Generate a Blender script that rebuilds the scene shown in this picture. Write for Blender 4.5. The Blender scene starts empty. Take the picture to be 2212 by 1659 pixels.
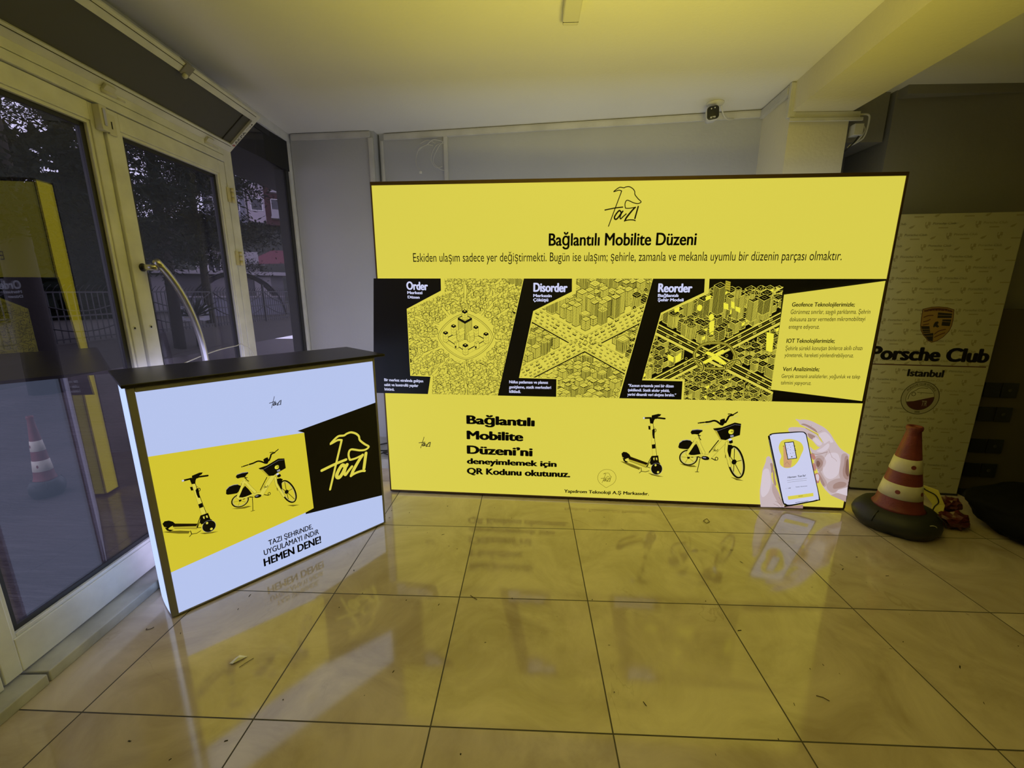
import bpy, bmesh, math, random
from math import sin, cos, pi, atan2, hypot, radians
from mathutils import Vector, Matrix, noise
random.seed(7)
scn = bpy.context.scene
col = scn.collection

# ---------------------------------------------------------------- camera
cam = bpy.data.cameras.new('camera')
cam.sensor_fit = 'HORIZONTAL'; cam.sensor_width = 36.0; cam.lens = 14.693
cam.clip_start = 0.02; cam.clip_end = 300
cam_ob = bpy.data.objects.new('camera', cam); col.objects.link(cam_ob)
YAW, PITCH, ROLL = radians(2.1594), radians(-12.5485), radians(0.1294)
fwd = Vector((-sin(YAW)*cos(PITCH), cos(YAW)*cos(PITCH), sin(PITCH)))
rgt = Vector((cos(YAW), sin(YAW), 0)); upv = rgt.cross(fwd)
r2 = rgt*cos(ROLL)+upv*sin(ROLL); u2 = -rgt*sin(ROLL)+upv*cos(ROLL)
M = Matrix((r2, u2, -fwd)).transposed().to_4x4(); M.translation = Vector((1.5088, -1.0931, 1.4079))
cam_ob.matrix_world = M
scn.camera = cam_ob

# ---------------------------------------------------------------- world, exposure, lamps
w = bpy.data.worlds.new('overcast'); scn.world = w; w.use_nodes = True
bg = w.node_tree.nodes['Background']; bg.inputs[0].default_value = (0.80, 0.80, 1.0, 1); bg.inputs[1].default_value = 2.3
vs = scn.view_settings
vs.view_transform = 'Standard'; vs.look = 'None'; vs.exposure = 0.0; vs.gamma = 1.0; vs.use_curve_mapping = False
def area(name, loc, rot, sx, sy, power, color):
    l = bpy.data.lights.new(name, 'AREA'); l.shape = 'RECTANGLE'; l.size = sx; l.size_y = sy; l.energy = power; l.color = color
    o = bpy.data.objects.new(name, l); col.objects.link(o); o.location = loc; o.rotation_euler = rot
    return o
# added yellow fill lamp, out of view, to brighten the ceiling beyond the sign's light
up = area('added_ceiling_fill', (1.9, -1.35, 0.8), (radians(180-33), 0, 0), 0.7, 0.5, 24, (1.0, 0.84, 0.13))
up.data.spread = radians(78)

# ---------------------------------------------------------------- helpers
def lin(c):
    c = c/255.0
    return c/12.92 if c <= 0.04045 else ((c+0.055)/1.055)**2.4
def rgb(r, g, b): return (lin(r), lin(g), lin(b), 1)
MATS = {}
def mat(name, color, rough=0.6, metal=0.0, spec=0.5, emit=None, estr=1.0, bump=None, var=None, coat=0):
    m = bpy.data.materials.new(name); m.use_nodes = True
    nt = m.node_tree; b = nt.nodes['Principled BSDF']
    b.inputs['Base Color'].default_value = color
    b.inputs['Roughness'].default_value = rough; b.inputs['Metallic'].default_value = metal
    b.inputs['Specular IOR Level'].default_value = spec
    if coat: b.inputs['Coat Weight'].default_value = coat; b.inputs['Coat Roughness'].default_value = 0.08
    if emit: b.inputs['Emission Color'].default_value = emit; b.inputs['Emission Strength'].default_value = estr
    if bump or var:
        tc = nt.nodes.new('ShaderNodeTexCoord')
        n = nt.nodes.new('ShaderNodeTexNoise'); n.inputs['Scale'].default_value = (bump or var)[0]; n.inputs['Detail'].default_value = 6
        nt.links.new(tc.outputs['Object'], n.inputs['Vector'])
        if bump:
            bp = nt.nodes.new('ShaderNodeBump'); bp.inputs['Strength'].default_value = bump[1]; bp.inputs['Distance'].default_value = 0.01
            nt.links.new(n.outputs['Fac'], bp.inputs['Height']); nt.links.new(bp.outputs['Normal'], b.inputs['Normal'])
        if var:
            n2 = nt.nodes.new('ShaderNodeTexNoise'); n2.inputs['Scale'].default_value = var[0]; n2.inputs['Detail'].default_value = 5
            nt.links.new(tc.outputs['Object'], n2.inputs['Vector'])
            cr = nt.nodes.new('ShaderNodeValToRGB'); a, z = var[1], var[2]
            cr.color_ramp.elements[0].position = 0.3; cr.color_ramp.elements[1].position = 0.7
            cr.color_ramp.elements[0].color = tuple(color[i]*a for i in range(3))+(1,)
            cr.color_ramp.elements[1].color = tuple(min(1, color[i]*z) for i in range(3))+(1,)
            nt.links.new(n2.outputs['Fac'], cr.inputs['Fac']); nt.links.new(cr.outputs['Color'], b.inputs['Base Color'])
    MATS[name] = m
    return m

def tag(o, label=None, cat=None, group=None, kind=None):
    if label: o['label'] = label
    if cat: o['category'] = cat
    if group: o['group'] = group
    if kind: o['kind'] = kind
    return o
def thing(name, label, cat, loc=(0, 0, 0), rz=0.0, group=None, kind=None):
    o = bpy.data.objects.new(name, None); col.objects.link(o); o.empty_display_size = 0.1
    o.location = loc; o.rotation_euler = (0, 0, rz)
    return tag(o, label, cat, group, kind)

class MB:
    def __init__(s): s.v = []; s.f = []; s.m = []; s.cur = 0; s.sm = []
    def add(s, vs, fs, smooth=False):
        b = len(s.v); s.v += [tuple(p) for p in vs]
        for f in fs: s.f.append(tuple(i+b for i in f)); s.m.append(s.cur); s.sm.append(smooth)
        return s
    def mat(s, i): s.cur = i; return s
    def box(s, x0, x1, y0, y1, z0, z1):
        return s.add([(x0,y0,z0),(x1,y0,z0),(x1,y1,z0),(x0,y1,z0),(x0,y0,z1),(x1,y0,z1),(x1,y1,z1),(x0,y1,z1)],
            [(0,3,2,1),(4,5,6,7),(0,1,5,4),(1,2,6,5),(2,3,7,6),(3,0,4,7)])
    def prism(s, poly, z0, z1):            # footprint extruded upward
        n = len(poly)
        return s.add([(x,y,z0) for x,y in poly]+[(x,y,z1) for x,y in poly],
            [tuple(range(n-1,-1,-1)), tuple(range(n,2*n))]+[(i,(i+1)%n,n+(i+1)%n,n+i) for i in range(n)])
    def slab(s, quad, d):                 # a quad in space thickened along its normal
        a, b, c, e = [Vector(q) for q in quad]; n = (b-a).cross(e-a).normalized()*d
        return s.add([a,b,c,e,a+n,b+n,c+n,e+n], [(0,3,2,1),(4,5,6,7),(0,1,5,4),(1,2,6,5),(2,3,7,6),(3,0,4,7)])
    def lathe(s, prof, c=(0,0,0), seg=32, axis='z', smooth=True, sides=None):
        vs, fs = [], []; n = len(prof)
        for i in range(seg):
            a = 2*pi*i/seg
            for r, h in prof:
                x, y = r*cos(a), r*sin(a)
                p = (x, y, h) if axis == 'z' else ((x, h, y) if axis == 'y' else (h, x, y))
                vs.append((c[0]+p[0], c[1]+p[1], c[2]+p[2]))
        for i in range(seg):
            for j in range(n-1):
                k = (i+1) % seg
                fs.append((i*n+j, k*n+j, k*n+j+1, i*n+j+1))
        fs.append(tuple(i*n for i in range(seg-1,-1,-1))); fs.append(tuple(i*n+n-1 for i in range(seg)))
        return s.add(vs, fs, smooth)
    def tube(s, pts, r, seg=8, smooth=True):
        pts = [Vector(p) for p in pts]; vs, fs = [], []; n = len(pts)
        ref = None
        for i, p in enumerate(pts):
            t = (pts[min(i+1,n-1)]-pts[max(i-1,0)]).normalized()
            if ref is None: ref = Vector((0,0,1)) if abs(t.z) < 0.9 else Vector((1,0,0))
            u = t.cross(ref).normalized(); ref = u.cross(t).normalized()
            rr = r[i] if isinstance(r, (list, tuple)) else r
            for k in range(seg):
                a = 2*pi*k/seg; vs.append(p+(u*cos(a)+ref*sin(a))*rr)
        for i in range(n-1):
            for k in range(seg):
                k2 = (k+1) % seg; fs.append((i*seg+k, i*seg+k2, (i+1)*seg+k2, (i+1)*seg+k))
        fs.append(tuple(range(seg-1,-1,-1))); fs.append(tuple((n-1)*seg+k for k in range(seg)))
        return s.add(vs, fs, smooth)
    def build(s, name, mats, parent=None, bevel=0, loc=None):
        me = bpy.data.meshes.new(name); me.from_pydata(s.v, [], s.f)
        if not isinstance(mats, (list, tuple)): mats = [mats]
        for m in mats: me.materials.append(m)
        me.polygons.foreach_set('material_index', s.m); me.polygons.foreach_set('use_smooth', s.sm); me.update()
        o = bpy.data.objects.new(name, me); col.objects.link(o)
        if parent: o.parent = parent
        if loc: o.location = loc
        if bevel:
            b = o.modifiers.new('bevel', 'BEVEL'); b.width = bevel; b.segments = 2; b.limit_method = 'ANGLE'
        return o
def crom(pts, n=6, closed=False):
    out = []; N = len(pts)
    D = len(pts[0])
    rng = N if closed else N-1
    for i in range(rng):
        g = (lambda k: pts[k % N]) if closed else (lambda k: pts[min(max(k,0),N-1)])
        p0,p1,p2,p3 = g(i-1),g(i),g(i+1),g(i+2)
        for j in range(n):
            t = j/n
            out.append(tuple(0.5*((2*p1[d])+(-p0[d]+p2[d])*t+(2*p0[d]-5*p1[d]+4*p2[d]-p3[d])*t*t+(-p0[d]+3*p1[d]-3*p2[d]+p3[d])*t**3) for d in range(D)))
    if not closed: out.append(tuple(pts[-1]))
    return out

# ---------------------------------------------------------------- flat print work
FONT = {}
def glyphs(body, bold):
    key = (body, bold)
    if key not in FONT:
        c = bpy.data.curves.new('type', 'FONT'); c.body = body; c.offset = bold; c.resolution_u = 4
        o = bpy.data.objects.new('type', c); me = o.to_mesh()
        FONT[key] = ([(v.co.x, v.co.y) for v in me.vertices], [tuple(p.vertices) for p in me.polygons])
        o.to_mesh_clear(); bpy.data.objects.remove(o); bpy.data.curves.remove(c)
    return FONT[key]
CAP = max(y for x, y in glyphs('H', 0)[0])
STEP = 1.5e-5
class Art:                                # printed shapes lying on a panel: u to the right, v up
    def __init__(s): s.p = []; s.clip = None
    def _clip(s, pts):
        for (a, b) in s.clip:             # keep the left of a->b
            out = []; n = len(pts)
            sd = [(b[0]-a[0])*(p[1]-a[1])-(b[1]-a[1])*(p[0]-a[0]) for p in pts]
            for i in range(n):
                j = (i+1) % n
                if sd[i] >= 0: out.append(pts[i])
                if (sd[i] >= 0) != (sd[j] >= 0):
                    t = sd[i]/(sd[i]-sd[j]); out.append((pts[i][0]+(pts[j][0]-pts[i][0])*t, pts[i][1]+(pts[j][1]-pts[i][1])*t))
            pts = out
            if len(pts) < 3: return []
        return pts
    def poly(s, pts, m, L=0):
        if s.clip: pts = s._clip(list(pts))
        if len(pts) >= 3: s.p.append((list(pts), m, L))
    def raw(s, verts, faces, m, L): s.p.append((verts, m, L, faces))
    def stroke(s, pts, wd, m, L=0, closed=False, smooth=0, cap=True):
        if smooth: pts = crom(pts, smooth, closed)
        n = len(pts); lft, rgh = [], []; h = wd/2
        for i in range(n):
            a = pts[i-1] if (i or closed) else pts[i]; b = pts[(i+1) % n] if (i < n-1 or closed) else pts[i]; p = pts[i]
            d1 = Vector((p[0]-a[0], p[1]-a[1])); d2 = Vector((b[0]-p[0], b[1]-p[1]))
            if d1.length < 1e-9: d1 = d2.copy()
            if d2.length < 1e-9: d2 = d1.copy()
            if d1.length < 1e-9: continue
            d1.normalize(); d2.normalize(); t = d1+d2
            if t.length < 0.2: t = d1
            t.normalize(); nn = Vector((-t.y, t.x)); k = h/max(0.45, abs(nn.dot(Vector((-d1.y, d1.x)))))
            lft.append((p[0]+nn.x*k, p[1]+nn.y*k)); rgh.append((p[0]-nn.x*k, p[1]-nn.y*k))
        N = len(lft); e = N if closed else N-1
        fs = [(i, N+i, N+(i+1) % N, (i+1) % N) for i in range(e)]
        if s.clip:
            vv = lft+rgh
            for f in fs: s.poly([vv[i] for i in f], m, L)
        elif fs: s.raw(lft+rgh, fs, m, L)
        if cap and not closed and not s.clip and N > 1:
            for q in (pts[0], pts[-1]): s.ell(q, h, h, 0, m, L, 8)
    def ell(s, c, rx, ry, ang, m, L=0, n=28):
        ca, sa = cos(ang), sin(ang)
        s.poly([(c[0]+rx*cos(t)*ca-ry*sin(t)*sa, c[1]+rx*cos(t)*sa+ry*sin(t)*ca) for t in [2*pi*i/n for i in range(n)]], m, L)
    def ring(s, c, rx, ry, ang, wd, m, L=0, n=36):
        ca, sa = cos(ang), sin(ang)
        s.stroke([(c[0]+rx*cos(t)*ca-ry*sin(t)*sa, c[1]+rx*cos(t)*sa+ry*sin(t)*ca) for t in [2*pi*i/n for i in range(n)]], wd, m, L, closed=True)
    def text(s, body, P, m, L=0, bold=0.0, shear=0.0):   # P = baseline start, baseline end, a point at cap height above the start
        vs, fs = glyphs(body, min(bold, 0)); x0 = min(v[0] for v in vs); x1 = max(v[0] for v in vs)
        (ax, ay), (bx, by) = P[0], P[1]; h = P[2][1]-ay
        b = max(bold, 0); sh = [(0, 0)] if b == 0 else [(-b, 0), (b, 0), (-b*.5, b*.45), (b*.5, b*.45), (-b*.5, -b*.45), (b*.5, -b*.45), (0, 0)]
        for dx, dy in sh:              # heavier weights are the same letter struck several times
            out = []
            for x, y in vs:
                t = (x+dx-x0+b)/(x1-x0+2*b); k = (y+dy)/CAP
                out.append((ax+(bx-ax)*t+shear*k*h, ay+(by-ay)*t+h*k))
            s.raw(out, fs, m, L)
    def build(s, name, mats, parent, base=0.0):
        names = sorted({q[1] for q in s.p}); mb = MB()
        for q in s.p:
            pts, m, L = q[0], q[1], q[2]; d = -(base+L*STEP)
            mb.cur = names.index(m)
            if len(q) == 4: mb.add([(x, d, y) for x, y in pts], q[3])
            else:
                a = sum(pts[i][0]*pts[(i+1) % len(pts)][1]-pts[(i+1) % len(pts)][0]*pts[i][1] for i in range(len(pts)))
                if a < 0: pts = pts[::-1]
                mb.add([(x, d, y) for x, y in pts], [tuple(range(len(pts)))])
        return mb.build(name, [mats[n] for n in names], parent)

# ---------------------------------------------------------------- materials
m_ceil = mat('ceiling_paint', (0.80, 0.79, 0.76, 1), 0.7, bump=(60, 0.12), var=(1.3, 0.97, 1.02))
m_wall = mat('grey_wall_paint', (0.47, 0.475, 0.49, 1), 0.75, bump=(45, 0.15), var=(1.8, 0.94, 1.04))
m_wall_shade = mat('shade_toned_wall_paint', (0.25, 0.24, 0.21, 1), 0.8, bump=(45, 0.15), var=(1.8, 0.92, 1.05))  # wall paint with the shade of the right side put into its colour
m_pillar = mat('glow_toned_pillar_paint', (0.70, 0.66, 0.50, 1), 0.7, bump=(50, 0.15))  # yellow bounced light on pillar and beam mixed into the paint colour
m_alu = mat('white_powder_coat', (0.76, 0.765, 0.77, 1), 0.38, 0.0, 0.5, bump=(300, 0.03), var=(9, 0.86, 1.05))
m_groove = mat('dark_groove', (0.02, 0.018, 0.012, 1), 0.8)
m_gasket = mat('black_gasket', (0.018, 0.018, 0.022, 1), 0.5)
m_steel = mat('brushed_steel', (0.62, 0.61, 0.62, 1), 0.28, 0.9)
m_brass = mat('cream_hinge', (0.66, 0.60, 0.36, 1), 0.35, 0.1)
m_plastic = mat('white_plastic', (0.66, 0.65, 0.60, 1), 0.45)
m_trunk = mat('trunking_plastic', (0.60, 0.59, 0.56, 1), 0.5, var=(6, 0.85, 1.05))
m_black = mat('black_plastic', (0.012, 0.012, 0.012, 1), 0.45)
m_cable = mat('black_cable', (0.01, 0.01, 0.01, 1), 0.5)
m_cable_w = mat('grey_cable', (0.55, 0.54, 0.5, 1), 0.5)
m_marble = mat('threshold_marble', (0.46, 0.46, 0.44, 1), 0.35, bump=(20, 0.1), var=(7, 0.6, 1.15))
m_counter_top = mat('black_laminate', (0.012, 0.010, 0.008, 1), 0.32, 0, 0.5, bump=(700, 0.1))
m_frame_brown = mat('brown_aluminium', (0.11, 0.065, 0.022, 1), 0.4, 0.4)
m_frame_grey = mat('grey_aluminium', (0.26, 0.25, 0.27, 1), 0.6, 0.0, 0.3)
m_tire = mat('black_rubber', (0.016, 0.017, 0.015, 1), 0.55, bump=(12, 0.25))
m_cone = mat('faded_red_cone', (0.19, 0.033, 0.030, 1), 0.5, bump=(90, 0.2), var=(14, 0.75, 1.1))
m_cone_w = mat('reflective_white_band', (0.62, 0.58, 0.44, 1), 0.45, var=(25, 0.9, 1.05))
m_bag = mat('black_bag', (0.004, 0.004, 0.004, 1), 0.8, spec=0.15, bump=(6, 0.5))
m_red = mat('red_plastic_bag', (0.085, 0.014, 0.013, 1), 0.3)
m_yel = mat('pale_yellow_sheet', (0.75, 0.68, 0.22, 1), 0.5)
m_paper = mat('paper', (0.82, 0.81, 0.74, 1), 0.7)
m_leaf = mat('dry_leaf', (0.06, 0.03, 0.015, 1), 0.8)
m_speck = mat('floor_dirt', (0.025, 0.018, 0.012, 1), 0.9)

def glass(name, tint, f0=0.08):
    m = bpy.data.materials.new(name); m.use_nodes = True; nt = m.node_tree; nt.nodes.clear(); N = nt.nodes.new; L = nt.links.new
    out = N('ShaderNodeOutputMaterial'); mx = N('ShaderNodeMixShader')
    tr = N('ShaderNodeBsdfTransparent'); tr.inputs[0].default_value = tint
    gl = N('ShaderNodeBsdfGlossy'); gl.inputs['Roughness'].default_value = 0.0; gl.inputs[0].default_value = (1, 1, 1, 1)
    ge = N('ShaderNodeNewGeometry'); d = N('ShaderNodeVectorMath'); d.operation = 'DOT_PRODUCT'; L(ge.outputs['Normal'], d.inputs[0]); L(ge.outputs['Incoming'], d.inputs[1])
    prev = d.outputs['Value']
    for op, v in (('ABSOLUTE', 0), ('SUBTRACT', 1), ('POWER', 5), ('MULTIPLY_ADD', 1-f0)):      # Schlick reflectance, the same from both sides of the pane
        q = N('ShaderNodeMath'); q.operation = op
        if op == 'SUBTRACT': q.inputs[0].default_value = 1.0; L(prev, q.inputs[1])
        else:
            L(prev, q.inputs[0]); q.inputs[1].default_value = v
            if op == 'MULTIPLY_ADD': q.inputs[2].default_value = f0
        prev = q.outputs[0]
    L(prev, mx.inputs[0]); L(tr.outputs[0], mx.inputs[1]); L(gl.outputs[0], mx.inputs[2]); L(mx.outputs[0], out.inputs[0])
    return m
m_glass = glass('tinted_door_glass', (0.63, 0.61, 0.67, 1), 0.048)

def floor_mat():
    m = bpy.data.materials.new('polished_beige_tiles'); m.use_nodes = True; nt = m.node_tree; N = nt.nodes.new; L = nt.links.new
    b = nt.nodes['Principled BSDF']; tc = N('ShaderNodeTexCoord')
    br = N('ShaderNodeTexBrick'); br.offset = 0; br.squash = 1
    for k, v in (('Scale', 1), ('Brick Width', 0.6), ('Row Height', 0.6), ('Mortar Size', 0.0026), ('Mortar Smooth', 0.1), ('Bias', 0)): br.inputs[k].default_value = v
    br.inputs['Color1'].default_value = (0, 0, 0, 1); br.inputs['Color2'].default_value = (1, 1, 1, 1); br.inputs['Mortar'].default_value = (0.5, 0.5, 0.5, 1)
    L(tc.outputs['Object'], br.inputs['Vector'])
    # each tile takes its veining from another place
    vm = N('ShaderNodeVectorMath'); vm.operation = 'MULTIPLY_ADD'; L(br.outputs['Color'], vm.inputs[0]); vm.inputs[1].default_value = (7.3, 3.1, 5.7); L(tc.outputs['Object'], vm.inputs[2])
    n1 = N('ShaderNodeTexNoise'); n1.inputs['Scale'].default_value = 2.6; n1.inputs['Detail'].default_value = 9; n1.inputs['Roughness'].default_value = 0.62; n1.inputs['Distortion'].default_value = 1.1
    L(vm.outputs[0], n1.inputs['Vector'])
    cr = N('ShaderNodeValToRGB'); e = cr.color_ramp.elements
    e[0].position = 0.30; e[0].color = (0.41, 0.33, 0.25, 1); e[1].position = 0.72; e[1].color = (0.64, 0.55, 0.445, 1)
    k = e.new(0.5); k.color = (0.52, 0.435, 0.345, 1); L(n1.outputs['Fac'], cr.inputs['Fac'])
    # thin veins where a second noise crosses its middle
    mp = N('ShaderNodeMapping'); mp.inputs['Scale'].default_value = (1.0, 0.55, 1); mp.inputs['Rotation'].default_value = (0, 0, 0.6); L(vm.outputs[0], mp.inputs[0])
    n2 = N('ShaderNodeTexNoise'); n2.inputs['Scale'].default_value = 1.9; n2.inputs['Detail'].default_value = 7; n2.inputs['Distortion'].default_value = 0.9; L(mp.outputs[0], n2.inputs['Vector'])
    s1 = N('ShaderNodeMath'); s1.operation = 'SUBTRACT'; s1.inputs[1].default_value = 0.5; L(n2.outputs['Fac'], s1.inputs[0])
    ab = N('ShaderNodeMath'); ab.operation = 'ABSOLUTE'; L(s1.outputs[0], ab.inputs[0])
    vr = N('ShaderNodeMapRange'); vr.inputs[1].default_value = 0.0; vr.inputs[2].default_value = 0.004; vr.inputs[3].default_value = 0.28; vr.inputs[4].default_value = 0.0; L(ab.outputs[0], vr.inputs[0])
    n3 = N('ShaderNodeTexNoise'); n3.inputs['Scale'].default_value = 3.0; L(vm.outputs[0], n3.inputs['Vector'])
    th = N('ShaderNodeMapRange'); th.inputs[1].default_value = 0.5; th.inputs[2].default_value = 0.65; L(n3.outputs['Fac'], th.inputs[0])
    mu = N('ShaderNodeMath'); mu.operation = 'MULTIPLY'; L(vr.outputs[0], mu.inputs[0]); L(th.outputs[0], mu.inputs[1])
    mv = N('ShaderNodeMixRGB'); mv.inputs[2].default_value = (0.22, 0.15, 0.09, 1); L(mu.outputs[0], mv.inputs[0]); L(cr.outputs['Color'], mv.inputs[1])
    mg = N('ShaderNodeMixRGB'); mg.inputs[2].default_value = (0.030, 0.020, 0.013, 1); L(br.outputs['Fac'], mg.inputs[0]); L(mv.outputs[0], mg.inputs[1])
    L(mg.outputs[0], b.inputs['Base Color'])
    # wear: slightly uneven polish
    n4 = N('ShaderNodeTexNoise'); n4.inputs['Scale'].default_value = 5; n4.inputs['Detail'].default_value = 5; L(tc.outputs['Object'], n4.inputs['Vector'])
    rr = N('ShaderNodeMapRange'); rr.inputs[3].default_value = 0.06; rr.inputs[4].default_value = 0.11; L(n4.outputs['Fac'], rr.inputs[0])
    mr = N('ShaderNodeMixRGB'); mr.inputs[2].default_value = (0.8, 0.8, 0.8, 1); L(br.outputs['Fac'], mr.inputs[0]); L(rr.outputs[0], mr.inputs[1])
    L(mr.outputs[0], b.inputs['Roughness'])
    b.inputs['IOR'].default_value = 1.9
    bp = N('ShaderNodeBump'); bp.invert = True; bp.inputs['Strength'].default_value = 0.6; bp.inputs['Distance'].default_value = 0.0015; L(br.outputs['Fac'], bp.inputs['Height'])
    L(bp.outputs[0], b.inputs['Normal'])
    return m
m_floor = floor_mat()

# inks of the backlit prints (the boxes are lit from inside, so the fabric gives off light)
Y_E, W_E = 1.0, 1.0
def ink(name, c, e=1.0, k=0.12): return mat(name, tuple(c[i]*k for i in range(3))+(1,), 0.7, 0, 0.15, emit=c, estr=e)
INK = {'yellow': ink('lit_yellow_fabric', rgb(214, 203, 76), 1.0),
       'signal': ink('lit_deep_yellow_print', rgb(206, 192, 50), 1.0),
       'white': ink('lit_white_fabric', rgb(180, 194, 236), 1.0),
       'lavender': ink('lit_white_print', rgb(205, 208, 240), 0.95),
       'bright': ink('lit_bright_yellow', rgb(240, 232, 66), 0.95),
       'olive': ink('printed_shadow', rgb(120, 108, 28), 0.8),
       'midyellow': ink('printed_mid_yellow', rgb(186, 172, 50), 0.9),
       'grey': ink('printed_grey', rgb(150, 150, 165), 0.9),
       'skin': ink('printed_skin', rgb(204, 186, 190), 0.92), 'skin2': ink('printed_skin_shade', rgb(168, 138, 130), 0.9),
       'skin3': ink('printed_skin_dark', rgb(132, 98, 86), 0.9), 'skinm': ink('printed_skin_mid', rgb(186, 162, 160), 0.92), 'peach': ink('printed_peach', rgb(208, 160, 120), 0.92),
       'pink': ink('printed_pink', rgb(190, 132, 120), 0.9), 'skinl': ink('printed_skin_light', rgb(218, 204, 214), 0.92),
       'black': mat('black_print', (0.010, 0.009, 0.012, 1), 0.55, 0, 0.35),
       'brown': mat('brown_print', (0.05, 0.03, 0.008, 1), 0.55, 0, 0.35)}

# ---------------------------------------------------------------- the setting
ST = dict(kind='structure')
def struct(name, mb, m, label, cat, bevel=0): return tag(mb.build(name, m, None, bevel), label, cat, kind='structure')
H = 2.65
struct('floor', MB().box(-0.42, 6.0, -4.6, 2.9, -0.08, 0.0), m_floor, 'polished beige floor tiles with dark grout lines', 'floor')
struct('ceiling', MB().box(-0.55, 6.0, -4.6, 2.9, H, H+0.1), m_ceil, 'white painted ceiling tinted yellow by the lit sign', 'ceiling')
struct('wall_back', MB().prism([(0.279,2.623),(3.142,2.244),(3.16,2.9),(0.279,2.9)], 0, H), m_wall, 'grey back wall behind the large lit sign', 'wall')
struct('wall_left', MB().prism([(-0.4935,2.66),(-0.45,2.603),(0.262,2.551),(0.279,2.9),(-0.51,2.9)], 0, H), m_wall, 'grey wall section between side window and back wall', 'wall')
struct('wall_right', MB().box(5.6, 5.75, -4.6, 2.2, 0, H), m_wall_shade, 'dark side wall at the far right', 'wall')
struct('wall_alcove', MB().prism([(3.46,2.35),(3.82,2.35),(3.822,1.976),(6.0,1.765),(6.0,2.9),(3.46,2.9)], 0, H), m_wall_shade, 'unlit wall behind the logo backdrop', 'wall')
struct('wall_front', MB().box(-0.5, 6.0, -4.75, -4.6, 0, H), m_wall, 'wall behind the photographer', 'wall')
struct('wall_entrance', MB().prism([(-0.36,-4.6),(-0.24,-4.6),(-0.266,-0.075),(-0.386,-0.075)], 0, H), m_wall, 'wall left of the entrance doors', 'wall')
# square pillar carrying the downstand beam
struct('pillar', MB().prism([(3.118,1.86),(3.478,1.86),(3.50,2.40),(3.15,2.40)], 0, H), m_pillar, 'square pillar toned as yellow-lit behind the right end of the large sign', 'pillar')
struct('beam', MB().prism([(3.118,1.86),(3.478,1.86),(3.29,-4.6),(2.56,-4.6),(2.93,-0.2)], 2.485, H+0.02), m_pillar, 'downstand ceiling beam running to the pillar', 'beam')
struct('trim_1', MB().prism([(3.50,2.0),(3.80,1.995),(3.80,2.36),(3.50,2.36)], 2.36, H), m_wall_shade, 'boxed downstand in the dark corner behind the pillar', 'trim')
struct('trim_2', MB().box(3.83, 6.0, 1.90, 1.975, 2.60, H), m_wall_shade, 'cornice strip over the unlit wall', 'trim')
struct('baseboard_back', MB().prism([(0.05,2.045),(0.56,2.02),(0.60,2.56),(0.05,2.60)], 0, 0.078), m_marble, 'pale stone ledge on the floor behind the large sign', 'baseboard')

# ---------------------------------------------------------------- entrance: doors in one line (x along the line, -y into the room)
DRZ = atan2(1.0, -0.0593)
DO = (-0.3299, 0.0, 0.0)
def dthing(name, label, cat, kind=None): return thing(name, label, cat, DO, DRZ, kind=kind)
FT = 0.028
def leaf(n, s0, s1, label, g0, g1):
    t = dthing('door_%d' % n, label, 'door', 'structure')
    f = MB(); z0, z1 = 0.055, 2.188; gz0, gz1 = 0.205, 2.10
    f.box(s0, g0-0.014, -FT, FT, z0, z1); f.box(g1+0.014, s1, -FT, FT, z0, z1)
    f.box(g0-0.014, g1+0.014, -FT, FT, z0, gz0-0.014); f.box(g0-0.014, g1+0.014, -FT, FT, gz1+0.014, z1)
    f.build('door_frame', m_alu, t, 0.003)
    b = MB()                               # sloping glazing beads
    for q in ((g0-0.014, g0, gz0-0.014, gz1+0.014), (g1, g1+0.014, gz0-0.014, gz1+0.014)): b.box(q[0], q[1], -FT+0.006, FT-0.006, q[2], q[3])
    b.box(g0, g1, -FT+0.006, FT-0.006, gz0-0.014, gz0); b.box(g0, g1, -FT+0.006, FT-0.006, gz1, gz1+0.014)
    b.build('glazing_bead', m_alu, t, 0.002)
    k = MB()
    k.box(g0, g0+0.022, -0.008, 0.012, gz0, gz1); k.box(g1-0.022, g1, -0.008, 0.012, gz0, gz1)
    k.box(g0, g1, -0.008, 0.012, gz0, gz0+0.018); k.box(g0, g1, -0.008, 0.012, gz1-0.018, gz1)
    k.build('gasket', m_gasket, t)
    MB().box(g0+0.002, g1-0.002, -0.003, 0.003, gz0+0.002, gz1-0.002).build('glass_pane', m_glass, t)
    return t
d1 = leaf(1, 0.035, 0.872, 'left glazed door leaf with white aluminium frame, nearer the camera', 0.105, 0.805)
d2 = leaf(2, 0.876, 1.688, 'right glazed door leaf with bow pull handle, behind the white counter', 0.962, 1.617)
piv = Matrix.Rotation(DRZ, 3, 'Z') @ Vector((0.035, 0, 0)); d1.rotation_euler.z = DRZ+radians(0.85)
d1.location = Vector(DO)+piv-Matrix.Rotation(DRZ+radians(0.85), 3, 'Z') @ Vector((0.035, 0, 0))
# lock holes either side of the meeting stiles
for t, s in ((d1, 0.838), (d2, 0.918)):
    MB().lathe([(0.010, 0), (0.010, -0.0016), (0.006, -0.0018)], (s, -FT, 1.231), 16, 'y').mat(0).build('lock_escutcheon', m_alu, t)
    MB().lathe([(0.0055, 0), (0.0055, -0.0022)], (s, -FT, 1.231), 12, 'y').build('keyhole', m_black, t)
# latch case at the head of the meeting stiles
lt = MB().box(0.835, 0.872, -FT-0.032, -FT, 2.085, 2.185).build('latch_case', m_plastic, d1, 0.003)
MB().box(0.846, 0.858, -FT-0.036, -FT-0.031, 2.105, 2.172).build('latch_slide', m_steel, lt)
k = MB().box(0.880, 0.918, -FT-0.010, -FT, 2.08, 2.165).build('strike_plate', m_plastic, d2, 0.002)
MB().box(0.893, 0.898, -FT-0.0115, -FT-0.009, 2.105, 2.135).build('slot', m_black, k)
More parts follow.
